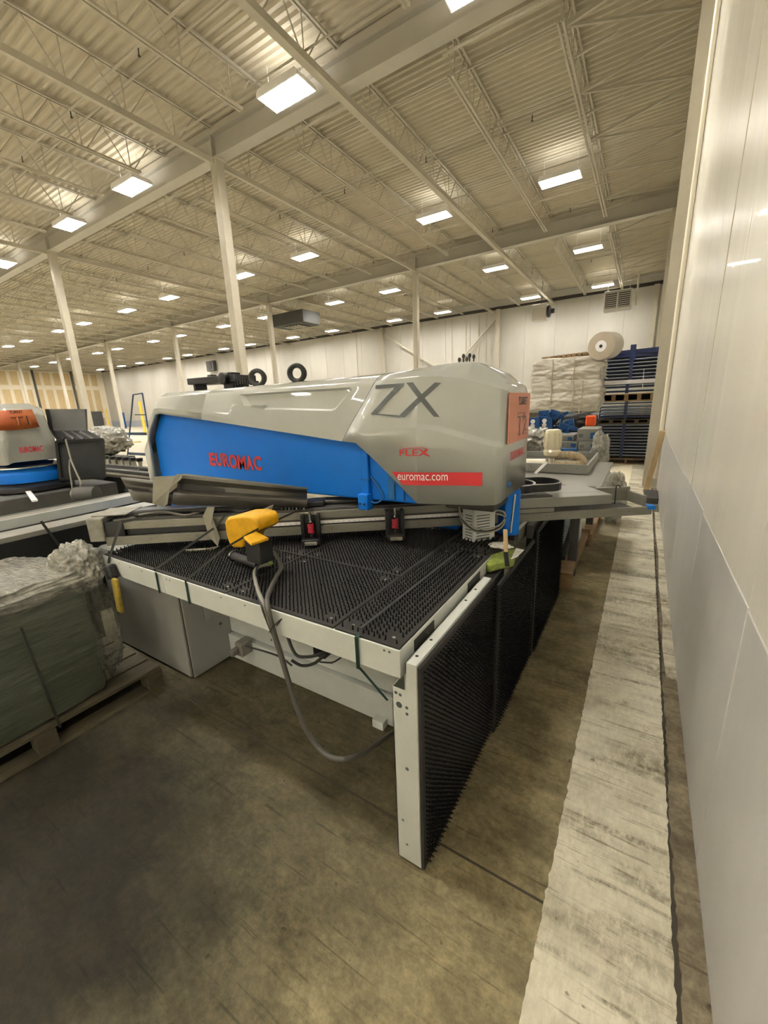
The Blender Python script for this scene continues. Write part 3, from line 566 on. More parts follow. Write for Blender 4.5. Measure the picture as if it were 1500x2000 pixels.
# ================================================================ BRUSH TABLE
TB = thing('brush_table', 'light grey sheet support table topped with black brush tufts', 'table', (-1.6, 1.4, 0))
TX0, TX1, TY0, TY1, TZ = -2.60, -.60, 1.0, 1.96, .92
b = B(); b.box(TX0, TX1, TY0, TY0+.003, .815, TZ); b.box(TX0, TX1, TY0, TY0+.02, .917, TZ)
for x0, x1 in ((TX0, -1.985), (-1.982, TX1)): B().box(x0, x1, TY0, TY0+.018, .815, TZ).build('apron_panel', 'apron', TB, bevel=.002)
B().box(TX1-.018, TX1, TY0+.019, TY1, .815, TZ).build('apron_panel', 'apron', TB, bevel=.002)
B().box(TX0, TX0+.018, TY0+.019, TY1, .815, TZ).build('apron_panel', 'apron', TB)
B().box(TX0+.02, TX1-.02, TY0+.02, 2.3, .86, .917).build('table_core', 'edge', TB)
def tufts(x0, x1, y0, y1, z, nx, ny, ax, name, parent, h=.018, skip=None):
    b = B()
    for i in range(nx):
        for j in range(ny):
            u, w = lerp(x0, x1, (i+.5)/nx), lerp(y0, y1, (j+.5)/ny)
            if skip and skip(u, w): continue
            hh = h*rnd.uniform(.8, 1.1); r0, r1 = .0042, .0026; du, dv = rnd.uniform(-.002, .002), rnd.uniform(-.002, .002)
            if ax == 'z': v = [(u+r0*c, w+r0*s, z) for c, s in ((1, 0), (0, 1), (-1, 0), (0, -1))]+[(u+du+r1*c, w+dv+r1*s, z+hh) for c, s in ((1, 0), (0, 1), (-1, 0), (0, -1))]
            else: v = [(z, u+r0*c, w+r0*s) for c, s in ((1, 0), (0, 1), (-1, 0), (0, -1))]+[(z+hh, u+du+r1*c, w+dv+r1*s) for c, s in ((1, 0), (0, 1), (-1, 0), (0, -1))]
            b.add(v, [(0, 1, 5, 4), (1, 2, 6, 5), (2, 3, 7, 6), (3, 0, 4, 7), (4, 5, 6, 7)])
    return b.build(name, 'brist', parent, kind='stuff')
secs = [(TX0+.006, -1.49, TY0+.006, 1.50), (-1.484, -.882, TY0+.006, 1.50), (-.876, TX1-.004, TY0+.006, TY1), (TX0+.006, -1.49, 1.506, 2.25), (-1.484, -.882, 1.506, 2.25), (-.876, -.62, TY1+.004, 2.3)]
screws = []
for (x0, x1, y0, y1) in secs:
    B().box(x0, x1, y0, y1, .918, .927).build('brush_panel', 'mat_base', TB, bevel=.002)
    p_ = .0215; nx, ny = int((x1-x0-.02)/p_), int((y1-y0-.02)/p_)
    for (sx, sy) in ((x0+.05, y0+.05), (x1-.05, y0+.05), (x0+.05, y1-.05), (x1-.05, y1-.05)): screws.append((sx, sy))
    tufts(x0+.01, x1-.01, y0+.01, y1-.01, .927, nx, ny, 'z', 'brush_tufts', TB, .017, lambda u, w: any((u-a)**2+(w-c)**2 < .0009 for a, c in screws))
for a, c in screws:
    if c < 2: B().lathe((a, c, .927), (0, 0, 1), [(.008, 0), (.007, .002), (.003, .0035)], 12).build('screw', 'chrome', TB, True)
for px, py in ((1005-597, 1155),): pass
for x in (-2.52, -2.42, -2.3, -2.18, -1.95, -1.92, -1.52, -1.36, -.66, -.64): B().lathe((x, TY0-.0005, .90 if x < -.7 else .905), (0, 1, 0), [(.0045, 0), (.0045, .002)], 8).build('screw', 'dgrey', TB)
for y0 in (1.10, 1.62): B().box(TX1-.001, TX1+.003, y0, y0+.16, .855, .905).build('hinge_plate', 'straps', TB, bevel=.001)
for y0 in (1.13, 1.2): B().lathe((TX1+.003, y0, .88), (1, 0, 0), [(.004, 0), (.004, .003)], 8).build('screw', 'chrome', TB)
# under the table: base rails, bracket
B().box(-2.33, -.62, 1.575, 1.60, .20, .80).build('base_panel', 'apron', TB)
B().box(-2.33, -.62, 1.545, 1.60, .01, .19).build('base_rail', 'apron', TB, bevel=.003)
for x in (-1.9, -1.4, -1.15, -.85): B().lathe((x, 1.559, .26), (0, -1, 0), [(.007, 0), (.007, .003)], 8).build('screw', 'dgrey', TB)
B().box(-1.09, -1.02, 1.50, 1.545, 0, .05).build('floor_bracket', 'apron', TB, bevel=.003)
q = AY(478, 1265, 1.5); B().box(q.x-.05, q.x+.02, 1.46, 1.56, q.z-.05, q.z+.05).box(q.x-.03, q.x+.0, 1.40, 1.46, q.z-.02, q.z+.03).build('connector_block', 'capl', TB, bevel=.01)
q = AY(630, 1280, 1.3); B().box(q.x-.04, q.x+.03, 1.28, 1.4, q.z, .86).build('terminal_box', 'blk', TB)
for (pts, r) in (([(555, 1222), (575, 1275), (600, 1283), (632, 1275), (650, 1262)], .008), ([(570, 1290), (590, 1300), (615, 1295), (638, 1275)], .008), ([(480, 1262), (540, 1280), (570, 1300)], .005), ([(625, 1293), (648, 1294), (665, 1285)], .004)):
    B().tube(smoothpath([AY(x, y, 1.25) for x, y in pts]), r, 7).build('cable', 'straps', TB, True)
# ---- cabinet under the table
CB = thing('electrical_cabinet', 'light grey electrical cabinet under the left end of table', 'cabinet', (-2.8, 1.5, 0))
B().box(-3.30, -2.335, 1.262, 1.66, .01, .79).build('body', 'cabm', CB, bevel=.004)
B().box(-3.29, -2.36, 1.250, 1.262, .015, .785).build('door', 'cabm', CB, bevel=.004)
B().box(-2.352, -2.345, 1.258, 1.30, .01, .79).build('door_gap', 'dark', CB)
yy0, yy1 = AX(400, 1200, -2.33).y, AX(455, 1195, -2.33).y
fr = B(); fr.box(-2.336, -2.326, yy0, yy1+.05, .36, .66); fr.build('side_panel', 'cabm', CB, bevel=.02)
B().lathe((-2.335, 1.5, .29), (1, 0, 0), [(.01, 0), (.01, .006)], 10).build('lock', 'dgrey', CB)
# ---- flaps with brush panels hanging on the right
def flap(y0, y1, x, z1, label, leg=True):
    t = thing('brush_flap', label, 'flap', (x, y0, 0))
    if leg:
        fr_ = B().box(x-.045, x, y0, y1, z1-.002, z1).box(x-.045, x-.042, y0, y1, z1-.05, z1).box(x-.1, x-.002, y0, y0+.003, .012, .775).box(x-.045, x-.002, y0, y0+.003, .775, z1-.001).box(x-.1, x-.097, y0, y0+.08, .012, .775).box(x-.004, x-.001, y0, y1, .03, z1).build('frame', 'apron', t)
        for (dx, z, r) in ((.085, .755, .006), (.068, .752, .006), (.074, .71, .012), (.044, .71, .006), (.044, .685, .006), (.05, .45, .007), (.075, .2, .005), (.06, .09, .005)): B().lathe((x-dx, y0-.0004, z), (0, 1, 0), [(r, 0), (r, .001)], 12).build('hole', 'dgrey', fr_)
        for yy in (y0+.05, y0+.16, y0+.5, y0+.62): B().lathe((x-.028, yy, z1), (0, 0, 1), [(.006, 0), (.006, .0006)], 10).build('hole', 'blk', fr_)
    B().box(x, x+.012, y0-.002, y1, .012, z1-.004).build('brush_panel', 'mat_base', t, bevel=.001)
    p_ = .0212; tufts(y0+.012, y1-.01, .03, z1-.02, x+.012, int((y1-y0-.02)/p_), int((z1-.05)/p_), 'x', 'brush_tufts', t, .02)
    return t
flap(1.0, 1.77, -.535, .885, 'nearest hanging brush flap with tall light grey end plate')
flap(1.772, 2.52, -.512, .86, 'second hanging brush flap, middle of the three', leg=False)
flap(2.55, 3.55, -.500, .91, 'farthest hanging brush flap beneath the beam end', leg=False)
t = thing('rear_brush_table', 'rear brush table beyond the machine throat, dark edged', 'table', (-.9, 2.8, 0))
B().box(-1.5, -.60, 2.42, 3.5, .86, .925).build('table_core', 'guardg', t, bevel=.004); B().box(-.6, -.575, 2.42, 3.5, .84, .93).build('side_rail', 'alu', t, bevel=.003)
B().box(-.565, -.52, 2.56, 3.5, .84, .93).build('side_rail', 'guardg', t, bevel=.004)
B().box(-1.5, -1.4, 2.5, 3.4, 0, .86).build('leg', 'apron', t)
tufts(-1.2, -.62, 2.44, 3.4, .925, 26, 44, 'z', 'brush_tufts', t, .017)
# between the tables: dark tray with sponge, foil and blade
t = thing('oil_tray', 'black metal tray wedged between the brush tables', 'tray', (-.6, 1.98, .8))
B().box(-.60, -.54, 1.80, 2.0, .60, .86).build('body', 'blk', t, bevel=.008)
tag(B().xy([(-.655, 1.93), (-.58, 1.86), (-.49, 2.0), (-.53, 2.17)], .865, .915).build('sponge', 'lime', None, True, bevel=.012), 'lime green sponge on the black tray beside the brush table', 'sponge')
tag(blob((-.60, 2.10, .935), (.06, .04, .012), 'foilp', 'crumpled_foil', seed=4, amp=.5, sub=3), 'crumpled silver foil beneath the slotted guard', 'foil')
tag(B().add([AZ(998, 1092, .925), AZ(1008, 1070, .925), AZ(1024, 1074, .925), AZ(1010, 1088, .92), AZ(998, 1092, .915), AZ(1008, 1070, .915), AZ(1024, 1074, .915), AZ(1010, 1088, .91)], [(0, 1, 2, 3), (4, 5, 6, 7), (0, 1, 5, 4), (1, 2, 6, 5), (2, 3, 7, 6), (3, 0, 4, 7)]).build('foil_label', 'foilp'), 'white foil label lying on the green sponge', 'label')
t = thing('putty_knife', 'upright putty knife with cream handle beside the green sponge', 'knife', AY(990, 1105, 1.86))
a_, b_, c_ = AY(991, 1106, 1.86), AY(988, 1078, 1.86), AY(987, 1034, 1.86)
B().bar(a_, b_, .022, .006, (0, 1, 0)).build('blade', 'blk', t); B().bar(b_, c_, .02, .012, (0, 1, 0)).build('handle', 'woodl', t, bevel=.004)
tag(B().add([AZ(882, 1088, .955), AZ(895, 1073, .955), AZ(897, 1077, .955)], [(0, 1, 2)]).add([AZ(882, 1088, .95), AZ(895, 1073, .95), AZ(897, 1077, .95)], [(0, 1, 2)]).build('metal_shard', 'chrome'), 'thin silver shard on the black brush table', 'shard')
# ================================================================ CARRIAGE BEAM (diagonal)
AB = math.radians(35.9); U = Vector((math.cos(AB), math.sin(AB), 0)); Nn = Vector((math.sin(AB), -math.cos(AB), 0)); B0 = Vector((-2.58, .98, 0))
def bb(b, s0, s1, n0, n1, z0, z1): return b.ob(B0+U*s0+Nn*n0+Vector((0, 0, z0)), U*(s1-s0), Nn*(n1-n0), (0, 0, z1-z0))
def onb(x, y, off=0):
    d = ray(x, y); t = ((B0+Nn*off-C0).dot(Nn))/d.dot(Nn); p = C0+d*t; return (p-B0).dot(U), p.z
BM = thing('carriage_beam', 'long diagonal grey carriage beam strapped across the brush table', 'beam', B0+U*1.6+Vector((0, 0, .97)))
bb(B(), .05, 3.31, -.02, 0, .982, 1.033).build('lower_rail', 'alu', BM, bevel=.002)
bb(B(), .05, 3.2, -.16, -.02, .985, 1.03).build('beam_base', 'alud', BM)
bb(B(), .15, 2.68, -.10, -.03, 1.03, 1.09).build('recess', 'blk', BM)
bb(B(), .62, 2.68, -.04, -.012, 1.036, 1.072).build('rack_rail', 'alud', BM, bevel=.003)
bb(B(), .8, 2.68, -.011, -.0095, 1.041, 1.060).build('scale_strip', 'white', BM)
for i in range(60): bb(B(), .82+i*.031, .822+i*.031, -.0095, -.0088, 1.045, 1.053).build('scale_mark', 'dgrey', BM)
bb(B(), .16, 2.45, -.12, -.005, 1.072, 1.118).build('upper_rail', 'alu', BM, bevel=.003)
bb(B(), .10, 2.68, -.2, -.02, 1.118, 1.132).build('top_cover', 'alud', BM, bevel=.002)
for x_, w_ in ((.2, 0), (.9, 0), (1.6, 0), (2.3, 0), (3.0, 0)): pass
for i in range(12): B().lathe(B0+U*(.3+i*.26)+Vector((0, 0, 1.012)), Nn, [(.004, 0), (.004, .001)], 8).build('screw', 'dgrey', BM)
# left end cap (bent sheet)
bb(B(), -.03, .055, -.19, .012, 1.012, 1.15).build('end_cap', 'capl', BM, bevel=.008)
bb(B(), -.02, .17, -.22, -.03, 1.15, 1.158).build('end_cap_top', 'capl', BM, bevel=.003)
bb(B(), .055, .16, -.16, -.004, 1.035, 1.12).build('end_block', 'blk', BM)
# right end
bb(B(), 2.45, 3.04, -.10, .005, 1.066, 1.124).build('upper_rail', 'table', BM, bevel=.003)
bb(B(), 2.3, 3.04, -.34, -.10, 1.112, 1.124).build('right_hood', 'table', BM, bevel=.003)
bb(B(), 2.45, 2.68, -.01, .012, 1.04, 1.064).build('scale_cover', 'alu', BM)
bb(B(), 3.04, 3.28, -.20, -.18, 1.033, 1.125).build('end_plate', 'alu', BM, bevel=.002)
bb(B(), 3.26, 3.28, -.20, -.02, 1.033, 1.10).build('end_plate', 'alu', BM, bevel=.002)
bb(B(), 3.28, 3.33, -.05, .004, 1.015, 1.038).build('end_clip', 'blue', BM)
B().tube(smoothpath([B0+U*3.13+Nn*-.1+Vector((0, 0, z)) for z in (1.035, 1.1, 1.15)]+[B0+U*3.14+Nn*-.09+Vector((0, 0, 1.155)), B0+U*3.15+Nn*-.09+Vector((0, 0, 1.145))]), .004, 6).build('hook_rod', 'blk', BM, True)
# cable chain loops at right of the head
for r0, s0, s1, zz in ((.030, 2.25, 2.70, 1.165), (.022, 2.25, 2.52, 1.165)):
    pts = []
    for i in range(13):
        A = -math.pi/2+math.pi*i/12; pts.append(B0+U*(s1+.11*math.cos(A))+Nn*(-.22+.13*math.sin(A)+(.02 if s1 < 2.6 else 0))+Vector((0, 0, zz)))
    pts = [B0+U*s0+Nn*-.35+Vector((0, 0, zz))]+pts+[B0+U*s0+Nn*-.09+Vector((0, 0, zz))]
    b = B()
    for a_, c_ in zip(pts, pts[1:]): b.bar(a_, c_, .010, .045)
    b.build('cable_chain', 'blk', BM)
    b = B()
    for a_, c_ in zip(pts, pts[1:]): b.bar(a_+Vector((0, 0, .024)), c_+Vector((0, 0, .024)), .014, .003)
    b.build('chain_cap', 'alu', BM)
# work clamps
for s in (1.22, 1.71):
    t = thing('work_clamp', 'black work clamp with red spring on the beam, %s' % ('near the yellow foot switch' if s < 1.5 else 'beneath the blue frame'), 'clamp', B0+U*s+Vector((0, 0, .93)), 'work clamps on the beam')
    o = Vector
    bb(B(), s-.055, s-.035, -.01, .05, .945, 1.11).build('cheek', 'blk', t, bevel=.003); bb(B(), s+.035, s+.055, -.01, .05, .945, 1.11).build('cheek', 'blk', t, bevel=.003)
    bb(B(), s-.05, s+.05, -.01, .012, .95, 1.10).build('body', 'blk', t); bb(B(), s-.05, s+.05, .012, .09, .945, .975).build('jaw', 'blk', t, bevel=.004)
    bb(B(), s-.035, s+.035, .085, .105, .945, .965).build('jaw_pad', 'capl', t, bevel=.004)
    c = B0+U*s+Nn*.035
    b = B(); pts = [c+Vector((.016*math.cos(k*.7), .016*math.sin(k*.7), 1.0+k*.0009)) for k in range(66)]; b.tube(pts, .0042, 6); b.build('spring', 'spring', t, True)
    B().tube([c+Vector((0, 0, .98)), c+Vector((0, 0, 1.125))], .008, 8).tube([c+Vector((0, 0, .985)), c+Vector((0, 0, 1.0))], .012, 10).build('pin', 'chrome', t, True)
    B().tube([c+Vector((0, 0, 1.120)), c-U*.06+Vector((0, 0, 1.122))], .004, 8).lathe(c+Vector((0, 0, 1.068)), (0, 0, 1), [(.022, 0), (.022, .004)], 14).build('air_fitting', 'chrome', t, True)
# perforated trough lying on the beam
TR = thing('perforated_trough', 'bent perforated metal trough lying on the beam before blue panel', 'trough', B0+U*.8+Vector((0, 0, 1.2)))
def tro(pxs, off0, prof_, name, m, th=.004):
    # prof_: list of (fraction down from top edge to bottom edge, offset towards viewer)
    b = B(); rows_ = []
    for (xt, yt, xb, yb) in pxs:
        row = []
        for fr_, of in prof_:
            x, y = lerp(xt, xb, fr_), lerp(yt, yb, fr_); s, z = onb(x, y, off0+of); row.append(B0+U*s+Nn*(off0+of)+Vector((0, 0, z)))
        rows_.append(row)
    n = len(prof_); v = [p for r_ in rows_ for p in r_]
    b.add(v, [(i*n+j, i*n+j+1, (i+1)*n+j+1, (i+1)*n+j) for i in range(len(rows_)-1) for j in range(n-1)])
    o = b.build(name, m, TR, True); so = o.modifiers.new('t', 'SOLIDIFY'); so.thickness = th; return o
L_ = [(345, 930, 335, 985), (360, 926, 350, 988), (430, 934, 425, 988), (520, 944, 515, 990), (600, 953, 600, 992)]
tro(L_, -.03, [(0, .015), (.05, .03), (.12, .03), (.14, .0), (.3, -.03), (.5, -.025), (.62, .02), (.66, .045), (.98, .03)], 'trough_sheet', 'trough')
L2 = [(236, 932, 262, 978), (262, 934, 272, 980), (310, 940, 312, 984), (345, 944, 345, 986)]
tro(L2, -.05, [(0, .015), (.12, .02), (.3, -.02), (.5, -.02), (.6, .03), (.97, .03)], 'trough_sheet', 'trough')
def perf(x0, y0, x1, y1, n, m_, off):
    b = B()
    for i in range(n):
        for j in range(m_):
            x, y = lerp(x0, x1, (i+.5*(j % 2))/n), lerp(y0, y1, i/n)+j*2.6
            s, z = onb(x, y, off); c = B0+U*s+Nn*off+Vector((0, 0, z)); b.add([c+U*.005, c+Vector((0, 0, .0035)), c-U*.005, c-Vector((0, 0, .0035))], [(0, 1, 2, 3)])
    b.build('perforation', 'blk', TR, kind='stuff')
perf(352, 944, 440, 956, 44, 5, -.045); perf(245, 951, 292, 957, 26, 4, -.055)
pp = [(300, 931), (344, 929), (346, 926), (356, 927), (355, 935), (348, 938), (345, 951), (338, 957), (331, 963), (328, 984), (318, 990), (306, 985), (299, 983)]
def sheet(pxs, off, m_, name, parent, th=.003, wav=.006):
    b = B(); v = []
    for i, (x, y) in enumerate(pxs): s, z = onb(x, y, off); v.append(B0+U*s+Nn*(off+wav*math.sin(i*1.7))+Vector((0, 0, z)))
    c = sum(v, Vector())/len(v)+Nn*wav; n = len(v); b.add(v+[c], [(i, (i+1) % n, n) for i in range(n)])
    o = b.build(name, m_, parent); so = o.modifiers.new('t', 'SOLIDIFY'); so.thickness = th; return o
tag(sheet(pp, .03, 'paper', 'masking_paper', None, wav=.006), 'torn grey paper sheet wrapped over the perforated trough', 'paper')
tag(sheet([(405, 990), (420, 990), (412, 1005), (418, 1022), (430, 1050), (426, 1066), (408, 1048), (400, 1020), (397, 1008)], .03, 'paper', 'paper_strip', None), 'curled grey paper strip hanging in front of the beam', 'paper')
tag(sheet([(361, 1073), (415, 1069), (428, 1066), (412, 1077), (365, 1076)], .035, 'paper', 'paper_strip', None), 'flat end of paper strip lying over the brush tufts', 'paper')
tag(sheet([(514, 994), (535, 985), (530, 996), (500, 1004)], .01, 'paper', 'paper_strip', None), 'small torn paper scrap on top of the beam', 'paper')
# clutter between trough and beam
t = BM
for i in range(7):
    s = 1.05+i*.022; bb(B(), s, s+.008, -.06, -.02+.004*i, 1.135, 1.185-.002*i).build('link', 'alu' if i % 2 else 'rackw', t, bevel=.002)
bb(B(), .2, 1.3, -.14, -.05, 1.132, 1.17).build('carrier_body', 'blk', t, bevel=.01)
bb(B(), 1.2, 1.9, -.20, -.10, 1.132, 1.16).build('carrier_body', 'blk', t, bevel=.01)
for k, (p0, p1) in enumerate(((.25, .6), (.55, 1.15), (.7, .95))):
    B().tube(smoothpath([B0+U*lerp(p0, p1, i/5)+Nn*(-.02+.02*math.sin(i*2+k))+Vector((0, 0, 1.15+.012*math.sin(i*1.3+k))) for i in range(6)]), .007, 8).build('hose', ['trough', 'straps', 'blkr'][k], t, True)
# ---- foot switch (yellow) on table
a_ = AY(470, 1075, 1.20)
FS = thing('foot_switch', 'yellow hooded foot switch tied on the brush table', 'switch', (a_.x, 1.2, .95))
def pxy(pl, Y): return [(AY(x, y, Y).x, AY(x, y, Y).z) for x, y in pl]
hood = pxy([(437, 1020), (443, 1011), (457, 1007), (480, 1006), (495, 1010), (502, 1020), (502, 1037), (475, 1050), (472, 1071), (455, 1071), (447, 1065), (441, 1045)], 1.16)
B().xz(hood, 1.16, 1.30).build('hood', 'yel', FS, bevel=.014, seg=3)
tr_ = [AY(475, 1048, 1.10), AY(500, 1037, 1.17), AY(525, 1050, 1.17), AY(490, 1061, 1.08)]
B().prism(tr_, (0, 0, -.014)).build('tread', 'yel', FS, bevel=.004)
q = AY(472, 1058, 1.12); B().box(q.x+.005, q.x+.10, 1.13, 1.21, 1.03, q.z+.012).build('switch_body', 'blk', FS, bevel=.006)
c_ = [AZ(457, 1086, .965), AZ(505, 1103, .965)]
B().tube(c_, .022, 14).build('conduit_gland', 'blkr', FS, True); B().tube([c_[0]-(c_[1]-c_[0])*.03, c_[0]+(c_[1]-c_[0])*.02], .03, 16).build('gland_ring', 'chrome', FS, True)
tag(B().prism([AZ(522, 1087, .975), AZ(534, 1100, .975), AZ(523, 1102, .975)], (0, 0, -.006)).build('green_tag', 'lime'), 'small lime green tag by the foot switch cables', 'tag')
Yh = .972
hb = [AZ(515, 1074, 1.0), AZ(535, 1080, 1.01), AZ(549, 1105, .98), AZ(538, 1130, .955), AZ(523, 1165, .955)]
lo_ = [AY(x, y, Yh) for x, y in ((524, 1190), (535, 1235), (550, 1285), (565, 1335), (585, 1395), (610, 1445), (640, 1476), (672, 1483))]+[AY(705, 1473, 1.05), AY(740, 1450, 1.15), AY(775, 1425, 1.3)]
tag(B().tube(smoothpath(hb+lo_), .0105, 10).build('grey_cable', 'cable', None, True), 'thick grey cable looping over the table edge to the floor', 'cable')
hb = [AZ(530, 1102, .96), AZ(508, 1106, .96), AZ(497, 1118, .955), AZ(503, 1150, .955), AZ(513, 1175, .955)]
lo_ = [AY(x, y, Yh+.004) for x, y in ((522, 1205), (536, 1240), (545, 1262), (556, 1300))]
tag(B().tube(smoothpath(hb+lo_), .0085, 10).build('pale_cable', 'cablel', None, True), 'pale grey cable beside the thick cable at table edge', 'cable')
hb = [AZ(505, 1105, .975), AZ(522, 1072, .99), AZ(514, 1066, .99), AZ(508, 1085, .98), AZ(500, 1120, .96), AZ(500, 1150, .955), AZ(511, 1185, .95)]
lo_ = [AY(x, y, Yh-.004) for x, y in ((518, 1205), (528, 1230), (535, 1245))]
tag(B().tube(smoothpath(hb+lo_), .004, 8).build('black_cable', 'blkr', None, True), 'thin black cable looped at the foot switch', 'cable')
tag(B().tube(smoothpath([AY(526, 1235, .955), AY(535, 1222, .955), AY(550, 1209, .97), AY(540, 1222, .985)]), .0025, 6).build('zip_tie', 'blk', None, True), 'black zip tie around the cables below table edge', 'tie')
# ---- straps
def strap(pts, name, label, m_='straps', w=.012, th=.002, nrm=(0, 0, 1)):
    b = B()
    for a, c in zip(pts, pts[1:]): b.bar(a, c, w, th, nrm)
    return tag(b.build(name, m_), label, 'strap')
for x, lb in ((-2.06, 'green packing strap on the apron, second from table corner'), (-1.78, 'green packing strap on the apron beside the cabinet')): pass
def sx(px, py): return AY(px, py, 1.0).x
for px, py, tgt, lb in ((365, 1135, (480, 1062), 'green packing strap over the apron right of the cabinet corner'), (305, 1110, (440, 1020), 'green packing strap over the apron left of the cabinet corner')):
    x = sx(px, py); top = AY(tgt[0], tgt[1], 1.14)
    strap([Vector((x, .994, .812)), Vector((x, .994, .925))], 'packing_strap', lb, 'strap', .014, .003, (0, 1, 0))
for (p, q, lb) in (((AZ(302, 1122, .95), None), None, None),): pass
s1 = onb(235, 1023, .02); s2 = onb(210, 1098, 0)
strap([AY(212, 1100, .99), AY(214, 1088, .99), B0+U*onb(236, 1020, .02)[0]+Nn*.02+Vector((0, 0, onb(236, 1020, .02)[1])), B0+U*onb(305, 1003, 0)[0]+Nn*-.06+Vector((0, 0, 1.14))], 'packing_strap', 'grey ratchet strap over the left end of the beam', 'straps', .014, .002, tuple(Nn))
strap([AY(301, 1115, .99), AZ(303, 1112, .945), B0+U*onb(420, 1030, .03)[0]+Nn*.03+Vector((0, 0, onb(420, 1030, .03)[1])), B0+U*onb(442, 1008, 0)[0]+Nn*0+Vector((0, 0, 1.13))], 'packing_strap', 'dark strap running diagonally left of the foot switch', 'straps', .012, .002, tuple(Nn))
strap([AY(362, 1137, .99), AZ(364, 1133, .945), AY(440, 1070, 1.14), AY(500, 1035, 1.15), B0+U*onb(590, 985, 0)[0]+Nn*-.02+Vector((0, 0, 1.14))], 'packing_strap', 'dark strap crossing over the yellow foot switch', 'straps', .009, .002, tuple(Nn))
x = sx(698, 1240)
strap([Vector((x, .993, .80)), Vector((x, .993, .925)), Vector((x, 1.01, .928))], 'packing_strap', 'green packing strap near the table corner', 'strap', .014, .003, (0, 1, 0))
strap([Vector((x, 1.0, .80)), AY(757, 1368, 1.02)], 'packing_strap', 'dark strap slanting from table corner strap to the flap leg', 'strap', .010, .002, (0, 1, 0))
strap([Vector((x, 1.02, .947)), AZ(897, 1076, .95)], 'packing_strap', 'dark strap lying across the brush tufts to the head', 'straps', .012, .002)
# yellow sleeve and ratchet at left corner
t = thing('load_binder', 'black ratchet with yellow sleeve hanging at table corner', 'binder', AY(225, 1150, .97))
B().bar(AY(212, 1103, .97), AY(222, 1130, .97), .06, .05, (0, 1, 0)).build('ratchet', 'blk', t, bevel=.012); B().bar(AY(224, 1130, .96), AY(236, 1195, .96), .055, .02, (0, 1, 0)).build('sleeve', 'yeld', t, bevel=.006)
# ================================================================ WRAPPED LOAD ON PALLET (left)
def pallet(name, label, x0, x1, y0, y1, z0, m_, group=None, along='y', nb=6, boards=True):
    t = thing(name, label, 'pallet', ((x0+x1)/2, (y0+y1)/2, z0), group)
    h = .14
    if along == 'y':    # deck boards run along y
        for i in range(nb): a = lerp(x0, x1, i/nb); B().box(a+.01, a+(x1-x0)/nb-.01, y0, y1, z0+h-.02, z0+h).build('deck_board', m_, t)
        for i in range(3): a = lerp(y0, y1-.09, i/2); B().box(x0, x1, a, a+.09, z0+.1, z0+h-.02).build('cross_board', m_, t)
        for i in range(3):
            for j in range(3): a = lerp(y0, y1-.09, i/2); c = lerp(x0, x1-.1, j/2); B().box(c, c+.1, a, a+.09, z0+.02, z0+.1).build('block', m_, t)
        for j in range(3): c = lerp(x0, x1-.1, j/2); B().box(c, c+.1, y0, y1, z0, z0+.02).build('bottom_board', m_, t)
    else:
        for i in range(nb): a = lerp(y0, y1, i/nb); B().box(x0, x1, a+.01, a+(y1-y0)/nb-.01, z0+h-.02, z0+h).build('deck_board', m_, t)
        for j in range(3): c = lerp(x0, x1-.05, j/2); B().box(c, c+.05, y0, y1, z0+.02, z0+h-.02).build('stringer', m_, t)
        for i in range(3): a = lerp(y0, y1-.1, i/2); B().box(x0, x1, a, a+.1, z0, z0+.02).build('bottom_board', m_, t)
    return t
pallet('wooden_pallet', 'worn wooden pallet under the green film wrapped load', -3.35, -2.47, -.1, 1.13, 0, 'woodd', along='y', nb=6)
t = thing('wrapped_load', 'dark green load wound in crinkled stretch film on left pallet', 'load', (-2.94, .34, .15))
blob((-2.93, .33, .46), (.42, .54, .32), 'green', 'load_body', t, seed=2, amp=.02, sub=6, flat=.12)
blob((-2.93, .33, .475), (.435, .555, .345), 'film', 'film_wrap', t, seed=5, amp=.03, sub=6, flat=.14)
blob((-2.92, .40, .835), (.41, .50, .06), 'filmw', 'bunched_film', t, seed=9, amp=.16, sub=6, flat=.4)
blob((-2.70, .90, .86), (.17, .13, .15), 'filmw', 'bunched_film', t, seed=12, amp=.2, sub=6)
blob((-2.62, .93, .50), (.10, .08, .30), 'film', 'film_tail', t, seed=14, amp=.3, sub=6)
p0 = AX(40, 1225, -2.50); p1 = AX(115, 1418, -2.49)
tag(B().bar(p0+Vector((.005, 0, 0)), p1+Vector((.02, 0, 0)), .012, .003, (1, 0, 0)).build('packing_strap', 'straps'), 'dark band around the green wrapped load', 'strap')
# ================================================================ T1 MACHINE AND ITS RAILS (left)
T1 = thing('turret_punch_press', 'grey punch press at far left with orange T1 sign', 'machine', (-7.4, 1.7, 0))
DX, DY = -5.62, -.30
loft(ST3, 'head_cover', close0=False, close1=True, parent=T1, dx=DX, dy=DY); loft(ST2, 'middle_cover', parent=T1, dx=DX, dy=DY); loft(ST, 'rear_cover', close0=True, parent=T1, dx=DX, dy=DY)
B().xz([(x+DX, z) for x, z in fp], 1.86+DY, 2.54+DY).build('frame', 'blue', T1)
B().lathe((-.80+DX, YC+DY, .98), (0, 0, 1), [(.36, 0), (.38, .10), (.37, .13), (.3, .2)], 36).build('turret_ring', 'blue', T1, True)
B().lathe((-.80+DX, YC+DY, 1.155), (0, 0, 1), [(.40, 0), (.40, .012), (.3, .03)], 36).build('turret_rim', 'chrome', T1, True)
B().lathe((-.80+DX, YC+DY, .88), (0, 0, 1), [(.42, 0), (.42, .05), (.33, .1)], 36).build('lower_turret', 'blk', T1, True)
B().box(-8.8, -5.85, 1.2, 2.6, .05, .86).build('base', 'guardg', T1, bevel=.01)
